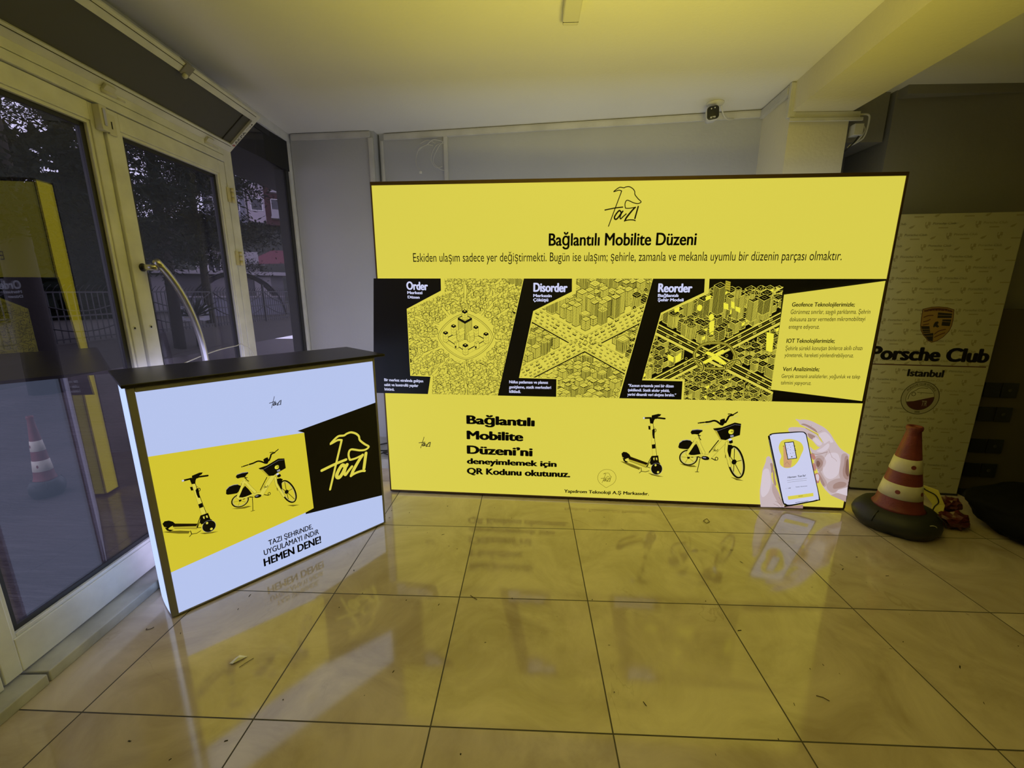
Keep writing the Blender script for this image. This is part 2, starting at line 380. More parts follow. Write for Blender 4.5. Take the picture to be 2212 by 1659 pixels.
# bow handle
def handle(t):
    off = -FT-0.075; s0 = 0.925
    def arc(a): return (s0+0.228*(cos(a)-cos(1.02))/(1-cos(1.02)), off, 1.0+0.545*sin(a)/sin(1.02))
    pts = [arc(1.02-2.04*i/30) for i in range(31)]
    h = MB().tube(pts, 0.0165, 14).build('bow_handle', m_steel, t)
    for z in (1.0+0.515, 1.0-0.515):
        MB().tube([(s0+0.006, -FT, z), (s0+0.006, off+0.004, z)], 0.0145, 12).build('standoff', m_steel, h)
        MB().lathe([(0.019, 0), (0.019, -0.006)], (s0+0.006, -FT, z), 16, 'y').build('rosette', m_black, h)
handle(d2)
# leaf hinges on the jamb
def hinge(t, s, z):
    h = MB().box(s-0.026, s+0.004, -FT-0.008, -FT, z-0.044, z+0.044).build('hinge', m_brass, t, 0.002)
    for a, b in ((-0.044, -0.012), (-0.009, 0.020), (0.023, 0.044)):
        MB().lathe([(0.0105, a), (0.0105, b)], (s+0.014, -FT-0.012, z), 12).build('knuckle', m_brass, h)
for z in (2.0, 1.612, 0.45): hinge(d2, 1.700, z)
# fixed frame pieces
def dstruct(name, mb, m, label, bevel=0.003):
    o = mb.build(name, m, None, bevel); o.location = DO; o.rotation_euler = (0, 0, DRZ)
    return tag(o, label, 'trim', kind='structure')
dstruct('trim_3', MB().box(1.694, 1.775, -FT, FT+0.02, 0.045, 2.35), m_alu, 'white aluminium jamb post between right door and side window')
dstruct('trim_4', MB().box(-0.075, 1.694, -FT-0.004, FT+0.02, 2.192, 2.23).box(-0.075, 1.694, -FT-0.002, FT+0.02, 2.233, 2.270), m_alu, 'grooved white transom bar above both doors')
dstruct('trim_5', MB().box(-0.075, 0.03, -FT, FT+0.02, 0.045, 2.192), m_alu, 'white aluminium post left of the left door')
dstruct('trim_6', MB().box(-0.075, 2.66, -FT, FT+0.02, 2.585, H), m_alu, 'white head rail of the entrance glazing along the ceiling')
dstruct('trim_7', MB().box(0.10, 2.66, -0.105, 0.11, 0.0, 0.045), m_marble, 'long veined marble threshold slab in front of the doors', 0.004)
dstruct('trim_8', MB().box(-0.9, 0.092, -0.108, 0.11, 0.0, 0.043), m_marble, 'short marble threshold slab at lower left beyond a dark joint', 0.004)
# side window
wn = dthing('window_1', 'tall fixed side window right of the doors', 'window', 'structure')
f = MB(); f.box(2.565, 2.66, -FT, FT, 0.045, 2.585); f.box(1.775, 2.565, -FT, FT, 0.045, 0.2); f.build('window_frame', m_alu, wn, 0.003)
g = MB(); g.box(2.515, 2.565, -0.012, FT+0.03, 0.2, 2.585); g.box(1.775, 1.79, -0.008, FT, 0.2, 2.585); g.box(1.775, 2.565, -0.008, FT, 2.545, 2.585)
g.build('gasket', m_gasket, wn)
MB().box(1.79, 2.53, -0.003, 0.003, 0.2, 2.56).build('glass_pane', m_glass, wn)
# hopper window tilted into the room above the doors
hp = thing('window_2', 'hopper window above the doors tilted open into the room', 'window', kind='structure')
hp.location = Vector(DO)+Matrix.Rotation(DRZ, 3, 'Z') @ Vector((0, -0.012, 2.278)); hp.rotation_euler = (radians(47), 0, DRZ)
SH = 0.305
f = MB(); f.box(-0.9, 1.77, -0.018, 0.018, 0, 0.055); f.box(-0.9, 1.77, -0.018, 0.018, SH-0.05, SH)
f.box(1.735, 1.77, -0.018, 0.018, 0.055, SH-0.05); f.box(-0.9, -0.86, -0.018, 0.018, 0.055, SH-0.05); f.build('sash', m_alu, hp, 0.002)
MB().box(-0.86, 1.735, -0.003, 0.003, 0.055, SH-0.05).build('infill_panel', mat('dark_infill_panel', (0.075, 0.072, 0.058, 1), 0.5), hp)
MB().box(1.655, 1.662, -0.006, -0.002, 0.055, SH-0.05).build('panel_joint', m_groove, hp)
MB().box(-0.9, 1.735, -0.0195, -0.017, 0.041, 0.0435).box(-0.9, 1.735, -0.0195, -0.017, SH-0.017, SH-0.0145).build('groove', m_groove, hp)
for s in (0.915, 1.56):
    h = MB().tube([(s-0.035, -0.030, -0.002), (s+0.035, -0.030, -0.002)], 0.009, 10).build('hinge', m_plastic, hp)
    MB().box(s-0.03, s+0.02, -0.032, -0.018, 0.004, 0.032).build('hinge_plate', m_plastic, h, 0.002)
    MB().tube([(s+0.037, -0.030, -0.004), (s+0.085, -0.028, -0.006)], 0.006, 8).build('hinge_pin', m_plastic, h)
c_ = MB().box(1.13, 1.185, -0.024, 0.020, SH-0.052, SH+0.004).build('catch', m_frame_grey, hp, 0.002)
MB().lathe([(0.012, -0.024), (0.013, -0.034), (0.008, -0.038)], (1.155, 0, SH-0.05), 14, 'y').build('catch_knob', m_plastic, c_)
# maker's name printed up the free stile of the hopper window (reads upward)
st_ = Art()
st_.text('AKPA', [(0.070, -0.010), (0.172, -0.010), (0.070, 0.012)], 'black', 2, 0.012)
for i, x in enumerate((0.185, 0.197, 0.209)): st_.poly([(x, 0.004), (x+0.007, 0.001), (x+0.007, 0.004), (x, 0.008)], 'black', 2)
st_.ell((0.217, -0.002), 0.0035, 0.0035, 0, 'black', 2, 10); st_.poly([(0.226, -0.006), (0.240, -0.003), (0.236, 0.006), (0.228, 0.003)], 'black', 2)
st_.poly([(0.052, -0.010), (0.064, -0.010), (0.064, 0.011), (0.052, 0.011)], 'red', 2)
st_.stroke([(0.054, -0.006), (0.062, 0.008)], 0.002, 'white', 3)
so = st_.build('printed_maker_name', {'black': m_black, 'red': mat('red_print', (0.35, 0.03, 0.02, 1), 0.5), 'white': m_plastic}, hp, 0.0)
so.matrix_local = Matrix(((0, 0, -1, 1.7525), (0, 1, 0, -0.0182), (1, 0, 0, 0.0), (0, 0, 0, 1)))

# ---------------------------------------------------------------- shared pictures (given in metres on the sign, placed by a shift and a scale)
def affine(src, dst):
    (a, b), (c, d), (e, f) = src; u1, v1, u2, v2 = c-a, d-b, e-a, f-b; D = u1*v2-u2*v1
    def go(pts):
        o = []
        for x, y in pts:
            p, q = ((x-a)*v2-(y-b)*u2)/D, ((y-b)*u1-(x-a)*v1)/D
            o.append((dst[0][0]+p*(dst[1][0]-dst[0][0])+q*(dst[2][0]-dst[0][0]), dst[0][1]+p*(dst[1][1]-dst[0][1])+q*(dst[2][1]-dst[0][1])))
        return o
    return go
def place(pts, ref, scale, to): return [(to[0]+(p[0]-ref[0])*scale, to[1]+(p[1]-ref[1])*scale) for p in pts]
LOGO = [  # hound head whose neck becomes the first letter of the script
 ([(1.445,1.784),(1.476,1.876),(1.511,1.978),(1.498,1.982),(1.488,1.981),(1.466,1.975),(1.477,1.985),(1.492,1.995),(1.503,1.998),(1.522,1.995),(1.533,1.999),(1.546,2.001),(1.557,1.999),(1.574,1.989),(1.585,1.975),(1.587,1.96),(1.594,1.949),(1.609,1.933),(1.625,1.919),(1.621,1.912),(1.607,1.908),(1.585,1.912),(1.562,1.922),(1.548,1.927),(1.539,1.923),(1.534,1.907),(1.537,1.887),(1.543,1.883),(1.564,1.883),(1.582,1.886),(1.595,1.888)], 1),
 ([(1.595,1.888),(1.578,1.87),(1.55,1.834),(1.541,1.819),(1.537,1.813)], 1.5), ([(1.587,1.884),(1.566,1.86),(1.544,1.831),(1.537,1.813)], 1), ([(1.537,1.813),(1.551,1.817),(1.568,1.819),(1.588,1.818),(1.599,1.814)], 1.2),
 ([(1.42,1.875),(1.475,1.885),(1.522,1.89)], 1.3),
 ([(1.516,1.859),(1.505,1.871),(1.491,1.859),(1.478,1.838),(1.479,1.826),(1.488,1.823),(1.501,1.835),(1.513,1.853),(1.524,1.867)], 1.7), ([(1.524,1.867),(1.516,1.853),(1.51,1.835),(1.514,1.825),(1.526,1.836),(1.544,1.852)], 1.3),
 ([(1.611,1.892),(1.603,1.857),(1.596,1.826)], 1.6)]
LREF = LOGO[0][0][0]
def logo(art, to, sc, ink_, wd, L, script_only=False):
    for i, (pts, k) in enumerate(LOGO):
        if script_only and i == 0: pts = pts[:3]
        q = place(pts, LREF, sc, to)
        if i == 0: art.stroke(q[:3], wd*k, ink_, L); art.stroke(q[2:], wd*k, ink_, L, smooth=5)
        else: art.stroke(q, wd*k, ink_, L, smooth=4)

def scooter(A, X, s, L):
    P = lambda pts: X(pts)
    g = lambda *a, **k: A.stroke(*a, **k)
    A.poly(P([(1.599,0.2999),(1.636,0.2933),(1.685,0.2787),(1.735,0.2574),(1.727,0.2426),(1.674,0.2617),(1.624,0.2863)]), 'olive', L); A.poly(P([(1.785,0.223),(1.835,0.2116),(1.888,0.1992),(1.854,0.1984),(1.811,0.2074)]), 'olive', L)
    A.poly(P([(1.774,0.5671),(1.794,0.5677),(1.834,0.3451),(1.807,0.3441)]), 'yellow', L+1)
    g(P([(1.775,0.5671),(1.807,0.3441)]), .0022*s, 'midyellow', L+2); g(P([(1.794,0.5677),(1.813,0.4553),(1.834,0.3464)]), .0028*s, 'black', L+2)
    g(P([(1.732,0.6036),(1.776,0.606)]), .0115*s, 'black', L+2); g(P([(1.811,0.6082),(1.865,0.6035)]), .0115*s, 'black', L+2); A.ell(P([(1.733,0.6036)])[0], .006*s, .006*s, 0, 'lavender', L+3, 12)
    A.poly(P([(1.781,0.6124),(1.782,0.6237),(1.8,0.6285),(1.823,0.6347),(1.841,0.6321),(1.834,0.6201),(1.816,0.6121),(1.814,0.5996),(1.782,0.5987)]), 'black', L+3)
    A.poly(P([(1.768,0.6027),(1.805,0.6037),(1.798,0.5879),(1.794,0.5664),(1.775,0.5684)]), 'black', L+3)
    A.poly(P([(1.764,0.5517),(1.777,0.5508),(1.78,0.5256),(1.768,0.5265)]), 'black', L+3)
    A.poly(P([(1.791,0.5234),(1.798,0.5312),(1.808,0.5283),(1.809,0.4903),(1.81,0.4648),(1.8,0.4677),(1.794,0.493)]), 'black', L+3); A.ring(P([(1.808,0.5214)])[0], .008*s, .011*s, 0, .004*s, 'black', L+3, 18)
    g(P([(1.798,0.5312),(1.799,0.5451),(1.806,0.5428)]), .0022*s, 'black', L+3)
    A.poly(P([(1.796,0.4233),(1.817,0.4273),(1.822,0.3978),(1.8,0.3945)]), 'black', L+3)
    A.poly(P([(1.801,0.3439),(1.843,0.3487),(1.852,0.3013),(1.861,0.2938),(1.853,0.283),(1.799,0.281),(1.792,0.2991)]), 'black', L+4)
    A.poly(P([(1.812,0.3313),(1.821,0.3329),(1.821,0.3133),(1.815,0.3157)]), 'yellow', L+5); A.poly(P([(1.829,0.3332),(1.837,0.3335),(1.84,0.3153),(1.831,0.3176)]), 'yellow', L+5)
    g(P([(1.802,0.3413),(1.786,0.3054),(1.773,0.2655)]), .0045*s, 'black', L+3); g(P([(1.792,0.2991),(1.776,0.2656),(1.795,0.2597)]), .004*s, 'black', L+3)
    c = P([(1.84,0.2536)])[0]; A.ell(c, .036*s, .041*s, 0.2, 'black', L+5); A.ring(c, .036*s, .041*s, .2, .0014*s, 'grey', L+6)
    A.ring(c, .024*s, .029*s, .2, .0012*s, 'brown', L+6)
    A.ell(P([(1.831,0.2795)])[0], .0065*s, .008*s, 0, 'yellow', L+6, 14); A.ell(P([(1.851,0.2302)])[0], .0075*s, .0085*s, 0, 'yellow', L+6, 14)
    A.poly(P([(1.656,0.3374),(1.78,0.2934),(1.772,0.2787),(1.652,0.3163)]), 'brown', L+4); A.poly(P([(1.652,0.3163),(1.772,0.2787),(1.774,0.2589),(1.659,0.3021)]), 'midyellow', L+3)
    g(P([(1.659,0.3021),(1.721,0.28),(1.774,0.2589)]), .002*s, 'black', L+4)
    A.poly(P([(1.604,0.3539),(1.616,0.3667),(1.637,0.3642),(1.656,0.3499),(1.665,0.3338),(1.66,0.3258),(1.639,0.3198),(1.625,0.3101),(1.62,0.3244),(1.61,0.3306),(1.607,0.3409)]), 'black', L+5)
    A.poly(P([(1.612,0.3267),(1.626,0.318),(1.632,0.3051),(1.655,0.294),(1.636,0.2907),(1.621,0.302)]), 'black', L+5)
    g(P([(1.738,0.2576),(1.742,0.2326),(1.729,0.2201)]), .004*s, 'black', L+4); g(P([(1.742,0.2326),(1.77,0.229),(1.792,0.2385)]), .004*s, 'black', L+4)
def bicycle(A, X, s, L):
    P = lambda pts: X(pts)
    g = lambda *a, **k: A.stroke(*a, **k)
    A.poly(P([(1.983,0.2964),(2.031,0.2897),(2.079,0.2869),(2.098,0.2778),(2.056,0.275),(2.014,0.2845)]), 'olive', L); A.poly(P([(2.319,0.2145),(2.358,0.2063),(2.404,0.1917),(2.359,0.1932)]), 'olive', L)
    c = P([(2.038,0.3407)])[0]; A.ring(c, .056*s, .051*s, -.25, .0085*s, 'black', L+1, 44); A.ring(c, .048*s, .043*s, -.25, .002*s, 'grey', L+2, 40)
    for k in range(5): g([c, (c[0]+.047*s*cos(.5+k*1.257), c[1]+.042*s*sin(.5+k*1.257))], .0028*s, 'midyellow', L+1); g([c, (c[0]+.047*s*cos(.56+k*1.257), c[1]+.042*s*sin(.56+k*1.257))], .001*s, 'brown', L+2)
    A.ell(c, .009*s, .009*s, 0, 'black', L+3, 16)
    A.poly(P([(1.966,0.4117),(1.971,0.4381),(1.987,0.4558),(2.01,0.4629),(2.036,0.4612),(2.058,0.4429),(2.049,0.4183),(2.027,0.3983),(1.998,0.3999),(1.974,0.403)]), 'black', L+3)
    g(P([(1.971,0.44),(1.99,0.4578),(2.016,0.4631),(2.041,0.4601)]), .0035*s, 'grey', L+4)
    A.poly(P([(2.027,0.3726),(2.042,0.3988),(2.079,0.4397),(2.097,0.4071),(2.114,0.3653),(2.073,0.3536),(2.042,0.3628)]), 'black', L+3)
    g(P([(2.066,0.3611),(2.115,0.3422)]), .007*s, 'black', L+3); A.ell(P([(2.061,0.3493)])[0], .010*s, .008*s, 0, 'black', L+4, 14)
    f = [(1.603,2.084),(1.604,2.084)]
    for pts, wd in (([(2.078,0.4733),(2.054,0.4217),(2.027,0.3694)], .018), ([(2.086,0.4641),(2.107,0.4203),(2.132,0.3763)], .018), ([(2.024,0.3693),(2.037,0.3523),(2.073,0.3536),(2.119,0.3629),(2.166,0.3582)], .012), ([(2.26,0.4728),(2.213,0.4111),(2.164,0.3452)], .034)):
        g(P(pts), (wd+.0026)*s, 'brown', L+4); g(P(pts), wd*s, 'yellow', L+5)
    g(P([(2.078,0.4816),(2.062,0.4665)]), .014*s, 'yellow', L+6); g(P([(2.075,0.4796),(2.062,0.4665),(2.058,0.4473)]), .0018*s, 'brown', L+6)
    g(P([(2.216,0.4664),(2.191,0.4262),(2.165,0.3826)]), .0062*s, 'black', L+6)
    q = P([(2.188,0.3846),(2.208,0.4185),(2.18,0.3908)]); logo(A, q[0], 0.19*s, 'black', .0016*s, L+7, True)
    A.ell(P([(2.145,0.3413)])[0], .026*s, .014*s, -.15, 'black', L+6, 20); A.ell(P([(2.139,0.3443)])[0], .012*s, .004*s, -.1, 'grey', L+7, 14)
    g(P([(2.185,0.3408),(2.209,0.3288)]), .006*s, 'black', L+6); A.ring(P([(2.216,0.3393)])[0], .0085*s, .011*s, .2, .0045*s, 'black', L+6, 16)
    c = P([(2.341,0.3194)])[0]; ang = -1.262
    A.ring(c, .112*s, .046*s, ang, .0115*s, 'black', L+6, 52); A.ring(c, .101*s, .037*s, ang, .0022*s, 'grey', L+7, 44)
    hub = P([(2.329,0.3209)])[0]
    for k in range(5):
        a = .35+k*1.257; e = (c[0]+.1*s*cos(a)*cos(ang)-.036*s*sin(a)*sin(ang), c[1]+.1*s*cos(a)*sin(ang)+.036*s*sin(a)*cos(ang))
        g([hub, e], .0042*s, 'brown', L+6)
    A.ell(hub, .016*s, .018*s, 0, 'black', L+8, 16)
    A.poly(P([(2.271,0.4257),(2.28,0.4387),(2.3,0.4381),(2.316,0.4241),(2.303,0.4078),(2.303,0.3791),(2.303,0.3515),(2.293,0.3563),(2.283,0.3879)]), 'black', L+8)
    for wd, n_, l in ((.0195, 'brown', 8), (.0165, 'yellow', 9)): g(P([(2.268,0.451),(2.27,0.3939),(2.289,0.3433),(2.307,0.2923)]), wd*s, n_, L+l)
    g(P([(2.269,0.3682),(2.271,0.3478)]), .005*s, 'olive', L+9)
    g(P([(2.111,0.3368),(2.108,0.2978),(2.102,0.244)]), .0045*s, 'black', L+6); g(P([(2.09,0.2415),(2.113,0.2418)]), .0035*s, 'black', L+6)
    A.poly(P([(2.035,0.5144),(2.039,0.5258),(2.051,0.5337),(2.076,0.5382),(2.107,0.5354),(2.11,0.5254),(2.096,0.5137),(2.085,0.5014),(2.064,0.5039),(2.044,0.502)]), 'black', L+6)
    g(P([(2.044,0.531),(2.073,0.5356),(2.105,0.5341)]), .004*s, 'grey', L+7)
    g(P([(2.087,0.5021),(2.093,0.4802),(2.104,0.4659)]), .0055*s, 'black', L+6); g(P([(2.083,0.4956),(2.099,0.4949)]), .006*s, 'black', L+6)
    A.poly(P([(2.173,0.5455),(2.227,0.5552),(2.303,0.5896),(2.343,0.5821),(2.343,0.5536),(2.344,0.5063),(2.282,0.4817),(2.26,0.4684),(2.221,0.4748),(2.2,0.5087)]), 'black', L+10)
    A.poly(P([(2.18,0.5363),(2.197,0.5318),(2.229,0.4763),(2.221,0.476)]), 'midyellow', L+11); g(P([(2.184,0.5302),(2.203,0.5307),(2.304,0.576),(2.342,0.5722)]), .0012*s, 'grey', L+11)
    A.ell(P([(2.287,0.527)])[0], .0165*s, .0165*s, 0, 'bright', L+12, 24); A.ring(P([(2.287,0.527)])[0], .011*s, .011*s, 0, .001*s, 'olive', L+13, 20)
    q = P([(2.284,0.5194)]); logo(A, q[0], 0.12*s, 'olive', .0012*s, L+13)
    A.poly(P([(2.283,0.5019),(2.303,0.5075),(2.307,0.4951),(2.288,0.4895)]), 'grey', L+12); A.ell(P([(2.286,0.4737)])[0], .011*s, .008*s, .2, 'lavender', L+12, 16)
    A.poly(P([(2.282,0.4672),(2.302,0.471),(2.307,0.4535),(2.293,0.4455),(2.281,0.4502)]), 'black', L+11)
    g(P([(2.086,0.581),(2.115,0.5856)]), .0085*s, 'black', L+9); A.ell(P([(2.078,0.5795)])[0], .0045*s, .0045*s, 0, 'black', L+9, 10)
    g(P([(2.124,0.5871),(2.146,0.5901),(2.173,0.5983),(2.193,0.5927),(2.216,0.576)]), .012*s, 'black', L+9, smooth=4); g(P([(2.108,0.5642),(2.133,0.5724),(2.161,0.5825)]), .0014*s, 'grey', L+9)
    A.poly(P([(2.209,0.6024),(2.221,0.6108),(2.238,0.615),(2.245,0.588),(2.231,0.5659),(2.216,0.5686)]), 'black', L+10)
    g(P([(2.245,0.5892),(2.256,0.613),(2.264,0.6317),(2.286,0.6396)]), .012*s, 'black', L+9, smooth=4); g(P([(2.256,0.645),(2.277,0.6455)]), .006*s, 'black', L+9)
    g(P([(2.291,0.6447),(2.308,0.6561)]), .0075*s, 'black', L+9); A.ell(P([(2.311,0.6587)])[0], .004*s, .004*s, 0, 'black', L+9, 8); g(P([(2.285,0.6212),(2.304,0.6279),(2.319,0.6356)]), .0012*s, 'grey', L+9)

# ---------------------------------------------------------------- the large lit sign
LB_P = (0.537, 1.625, 0); LB_R = atan2(1.4915-1.625, 3.60-0.537)
LW, LH, LD = 3.066, 2.055, 0.12
sign = thing('lightbox_sign', 'large yellow freestanding lightbox wall printed with city pictures and Turkish text', 'sign', LB_P, LB_R)
f = MB(); e = 0.017
f.box(0, LW, -0.004, 0.006, LH-e-0.004, LH); f.box(0, 0.009, -0.004, 0.006, 0.02, LH-e); f.box(LW-0.012, LW, -0.004, 0.006, 0.02, LH-e)
f.box(0, LW, 0.0, LD, 0.008, 0.020); f.box(0, LW, LD-0.01, LD, LH-0.012, LH); f.box(0, 0.01, LD-0.01, LD, 0.02, LH-0.012); f.box(LW-0.01, LW, LD-0.01, LD, 0.02, LH-0.012)
f.build('frame', m_frame_brown, sign, 0.002)
for x in (0.25, 1.5, 2.8): MB().box(x-0.05, x+0.05, 0.02, LD-0.02, 0, 0.010).build('foot', m_black, sign)
A = Art(); A.poly([(0.009, 0.022), (LW-0.012, 0.022), (LW-0.012, LH-e-0.004), (0.009, LH-e-0.004)], 'yellow'); A.build('front_fabric', INK, sign, 0.0)
m_side = ink('lit_edge_fabric', rgb(216, 200, 50), 3.0)
MB().box(0.001, 0.004, 0.006, LD-0.01, 0.02, LH-0.012).build('side_fabric', m_side, sign)
MB().box(LW-0.004, LW-0.001, 0.006, LD-0.01, 0.02, LH-0.012).build('side_fabric', m_side, sign)
MB().box(0.004, LW-0.004, 0.008, LD-0.01, LH-0.006, LH-0.003).build('top_fabric', INK['yellow'], sign)
m_back = ink('lit_unprinted_back_fabric', (0.86, 0.90, 1.0, 1), 0.72)
MB().box(0.01, LW-0.01, LD-0.006, LD-0.003, 0.02, LH-0.012).build('back_fabric', m_back, sign)

# --- band with the three city pictures
BT0, BT1 = [(0.0126,1.484),(3.044,1.481)]
BB0, BB1 = [(0.0057,0.7322),(3.044,0.7331)]
A = Art(); A.poly([(0.010, BT0[1]), (LW-0.012, BT1[1]), (LW-0.012, BB1[1]-0.001), (0.010, BB0[1])], 'black', 1); A.build('black_band', INK, sign)
CLIP = [((3, BT1[1]), (0, BT0[1])), ((0, BB0[1]), (3, BB1[1]))]
def iso_box(A, F, w, d, h, L, fill='yellow', line='black', win='none', rnd=random, lw=0.0011, roof=None):
    # F: foot of the near corner; w to the right-back, d to the left-back
    ex = (0.866, 0.46); ey = (-0.866, 0.46)
    def S(x, y, z): return (F[0]+x*ex[0]+y*ey[0], F[1]+x*ex[1]+y*ey[1]+z)
    hexa = [S(0,0,0), S(w,0,0), S(w,0,h), S(w,d,h), S(0,d,h), S(0,d,0)]
    cx = sum(p[0] for p in hexa)/6; cy = sum(p[1] for p in hexa)/6
    A.poly([(p[0]+(lw*.7 if p[0] > cx else -lw*.7), p[1]+(lw*.7 if p[1] > cy else -lw*.7)) for p in hexa], line, L)
    def inset(q, k=lw*.55):
        mx = sum(p[0] for p in q)/len(q); my = sum(p[1] for p in q)/len(q); o = []
        for p in q:
            dx, dy = mx-p[0], my-p[1]; n = hypot(dx, dy) or 1; o.append((p[0]+dx/n*min(k*1.5, n*.5), p[1]+dy/n*min(k*1.5, n*.5)))
        return o
    A.poly(inset([S(0,d,0), S(0,0,0), S(0,0,h), S(0,d,h)]), fill, L+1)
    A.poly(inset([S(0,0,0), S(w,0,0), S(w,0,h), S(0,0,h)]), fill, L+1)
    if roof is None or roof == 'flat': A.poly(inset([S(0,0,h), S(w,0,h), S(w,d,h), S(0,d,h)]), fill, L+1)
    if roof == 'gable':
        r = h+0.55*d
        A.poly([S(0,0,h), S(w,0,h), S(w,d,h), S(w,d*.5,r), S(0,d*.5,r), S(0,d,h)], line, L+1)
        A.poly(inset([S(0,0,h), S(w,0,h), S(w,d*.5,r), S(0,d*.5,r)]), fill, L+2); A.poly(inset([S(0,d,h), S(0,0,h), S(0,d*.5,r)]), fill, L+2)
    if roof == 'flat':
        k = .3; A.poly([S(w*k,d*k,h), S(w*(1-k),d*k,h), S(w*(1-k),d*(1-k),h), S(w*k,d*(1-k),h)], line, L+2)
        A.poly(inset([S(w*k,d*k,h), S(w*(1-k),d*k,h), S(w*(1-k),d*(1-k),h), S(w*k,d*(1-k),h)]), fill, L+3)
    if win == 'none': return
    t = lw
    if win == 'stripe':
        n = max(2, int(h/(t*4.0)))
        for i in range(n):
            z = h*(i+.5)/n; q = h/n*.24
            A.poly([S(0,d*.93,z-q), S(0,d*.06,z-q), S(0,d*.06,z+q), S(0,d*.93,z+q)], line, L+2)
            A.poly([S(w*.06,0,z-q*1.25), S(w*.93,0,z-q*1.25), S(w*.93,0,z+q*1.25), S(w*.06,0,z+q*1.25)], line, L+2)
    elif win == 'vert':
        n = max(3, int(w/(t*3.2)))
        for i in range(n):
            a = (i+.5)/n; q = .27/n
            A.poly([S(w*(a-q),0,h*.05), S(w*(a+q),0,h*.05), S(w*(a+q),0,h*.92), S(w*(a-q),0,h*.92)], line, L+2)
            A.poly([S(0,d*(a-q),h*.05), S(0,d*(a+q),h*.05), S(0,d*(a+q),h*.92), S(0,d*(a-q),h*.92)], line, L+2)
    elif win == 'grid':
        n = max(2, int(h/(t*5))); mcols = max(2, int(w/(t*4.5)))
        for i in range(n):
            for j in range(mcols):
                z = h*(i+.5)/n; q = h/n*.27; a = (j+.5)/mcols; b = .27/mcols
                A.poly([S(w*(a-b),0,z-q), S(w*(a+b),0,z-q), S(w*(a+b),0,z+q), S(w*(a-b),0,z+q)], line, L+2)
                A.poly([S(0,d*(a-b),z-q), S(0,d*(a+b),z-q), S(0,d*(a+b),z+q), S(0,d*(a-b),z+q)], line, L+2)
    elif win == 'dots':
        for a in (.3, .7):
            for z in ((.3, .7) if h > t*9 else (.5,)):
                A.poly([S(w*(a-.09),0,h*z-t), S(w*(a+.09),0,h*z-t), S(w*(a+.09),0,h*z+t), S(w*(a-.09),0,h*z+t)], line, L+2)
                A.poly([S(0,d*(a-.09),h*z-t), S(0,d*(a+.09),h*z-t), S(0,d*(a+.09),h*z+t), S(0,d*(a-.09),h*z+t)], line, L+2)
def tree_dot(A, c, r, L, fill='yellow', line='black', lw=0.0018):
    A.stroke([(c[0], c[1]-r*1.6), c], lw, line, L); A.ell(c, r+lw*.6, r*1.1+lw*.6, 0, line, L+1, 10); A.ell(c, r-lw*.3, r*1.1-lw*.3, 0, fill, L+2, 10)
def inside(p, poly):
    r = False; n = len(poly)
    for i in range(n):
        a, b = poly[i], poly[i-1]
        if (a[1] > p[1]) != (b[1] > p[1]) and p[0] < (b[0]-a[0])*(p[1]-a[1])/(b[1]-a[1])+a[0]: r = not r
    return r
def seg_dist(p, a, b):
    dx, dy = b[0]-a[0], b[1]-a[1]; t = max(0, min(1, ((p[0]-a[0])*dx+(p[1]-a[1])*dy)/(dx*dx+dy*dy)))
    return hypot(p[0]-a[0]-dx*t, p[1]-a[1]-dy*t)
def rows(v0, v1, step):
    n = int((v1-v0)/step)
    for i in range(n, -1, -1): yield n-i, v0+i*step

# picture 1: walled town with streets radiating from a keep
rnd = random.Random(11)
A = Art(); A.clip = CLIP
P1 = [(0.2021,1.489),(0.9418,1.482),(0.7811,0.7149),(0.3338,0.7191),(0.3419,0.8513),(0.1912,0.857),(0.1905,1.292),(0.4182,1.409),(0.421,1.486)]
A.poly([(P1[0][0], P1[0][1]), P1[1], P1[2], (P1[0][0], P1[3][1])], 'yellow', 2)
cc = [(0.5705,1.118)][0]; ends = [(0.5762,1.494),(0.8136,1.402),(0.8987,1.215),(0.8561,1.086),(0.8177,0.8378),(0.5613,0.7011),(0.3306,0.8511),(0.1878,0.956),(0.1838,1.095),(0.2255,1.252),(0.3627,1.375),(0.8559,1.299),(0.8398,0.9772)]
ra = [(0.7533,1.12),(0.5673,0.9702)]; RX = abs(ra[0][0]-cc[0]); RY = abs(ra[1][1]-cc[1])*1.02
u0, u1 = P1[0][0], P1[1][0]; v0, v1 = P1[2][1]-0.02, P1[0][1]+0.02
for li, v in rows(v0, v1, 0.0150):
    L = 6+li*4; u = u0-0.02+rnd.random()*0.02
    while u < u1+0.01:
        p = (u, v+rnd.uniform(-.004, .004)); u += rnd.uniform(0.022, 0.036)
        if ((p[0]-cc[0])/(RX*1.10))**2+((p[1]+0.012-cc[1])/(RY*1.10))**2 < 1: continue
        q = (p[0], p[1]+0.012)
        if min(seg_dist(q, cc, e_) for e_ in ends) < 0.0125: continue
        if rnd.random() < .30: tree_dot(A, (p[0], p[1]+0.008), rnd.uniform(.005, .008), L); continue
        s_ = rnd.uniform(.016, .025)
        iso_box(A, p, s_*rnd.uniform(.8, 1.3), s_*rnd.uniform(.6, 1), s_*rnd.uniform(.6, 1.2), L, win=rnd.choice(['none', 'dots', 'dots']), roof=rnd.choice(['gable', 'gable', None]), rnd=rnd, lw=0.0019)
LT = 6+4*90
for e_ in ends:
    d = Vector((e_[0]-cc[0], e_[1]-cc[1])).normalized(); k = 1/ math.sqrt((d.x/(RX*1.06))**2+(d.y/(RY*1.06))**2)
    for sg in (-1, 1):
        a = (cc[0]+d.x*k-d.y*.0095*sg, cc[1]+d.y*k+d.x*.0095*sg)
        A.stroke([a, (e_[0]-d.y*.0095*sg, e_[1]+d.x*.0095*sg)], .0020, 'black', 4)
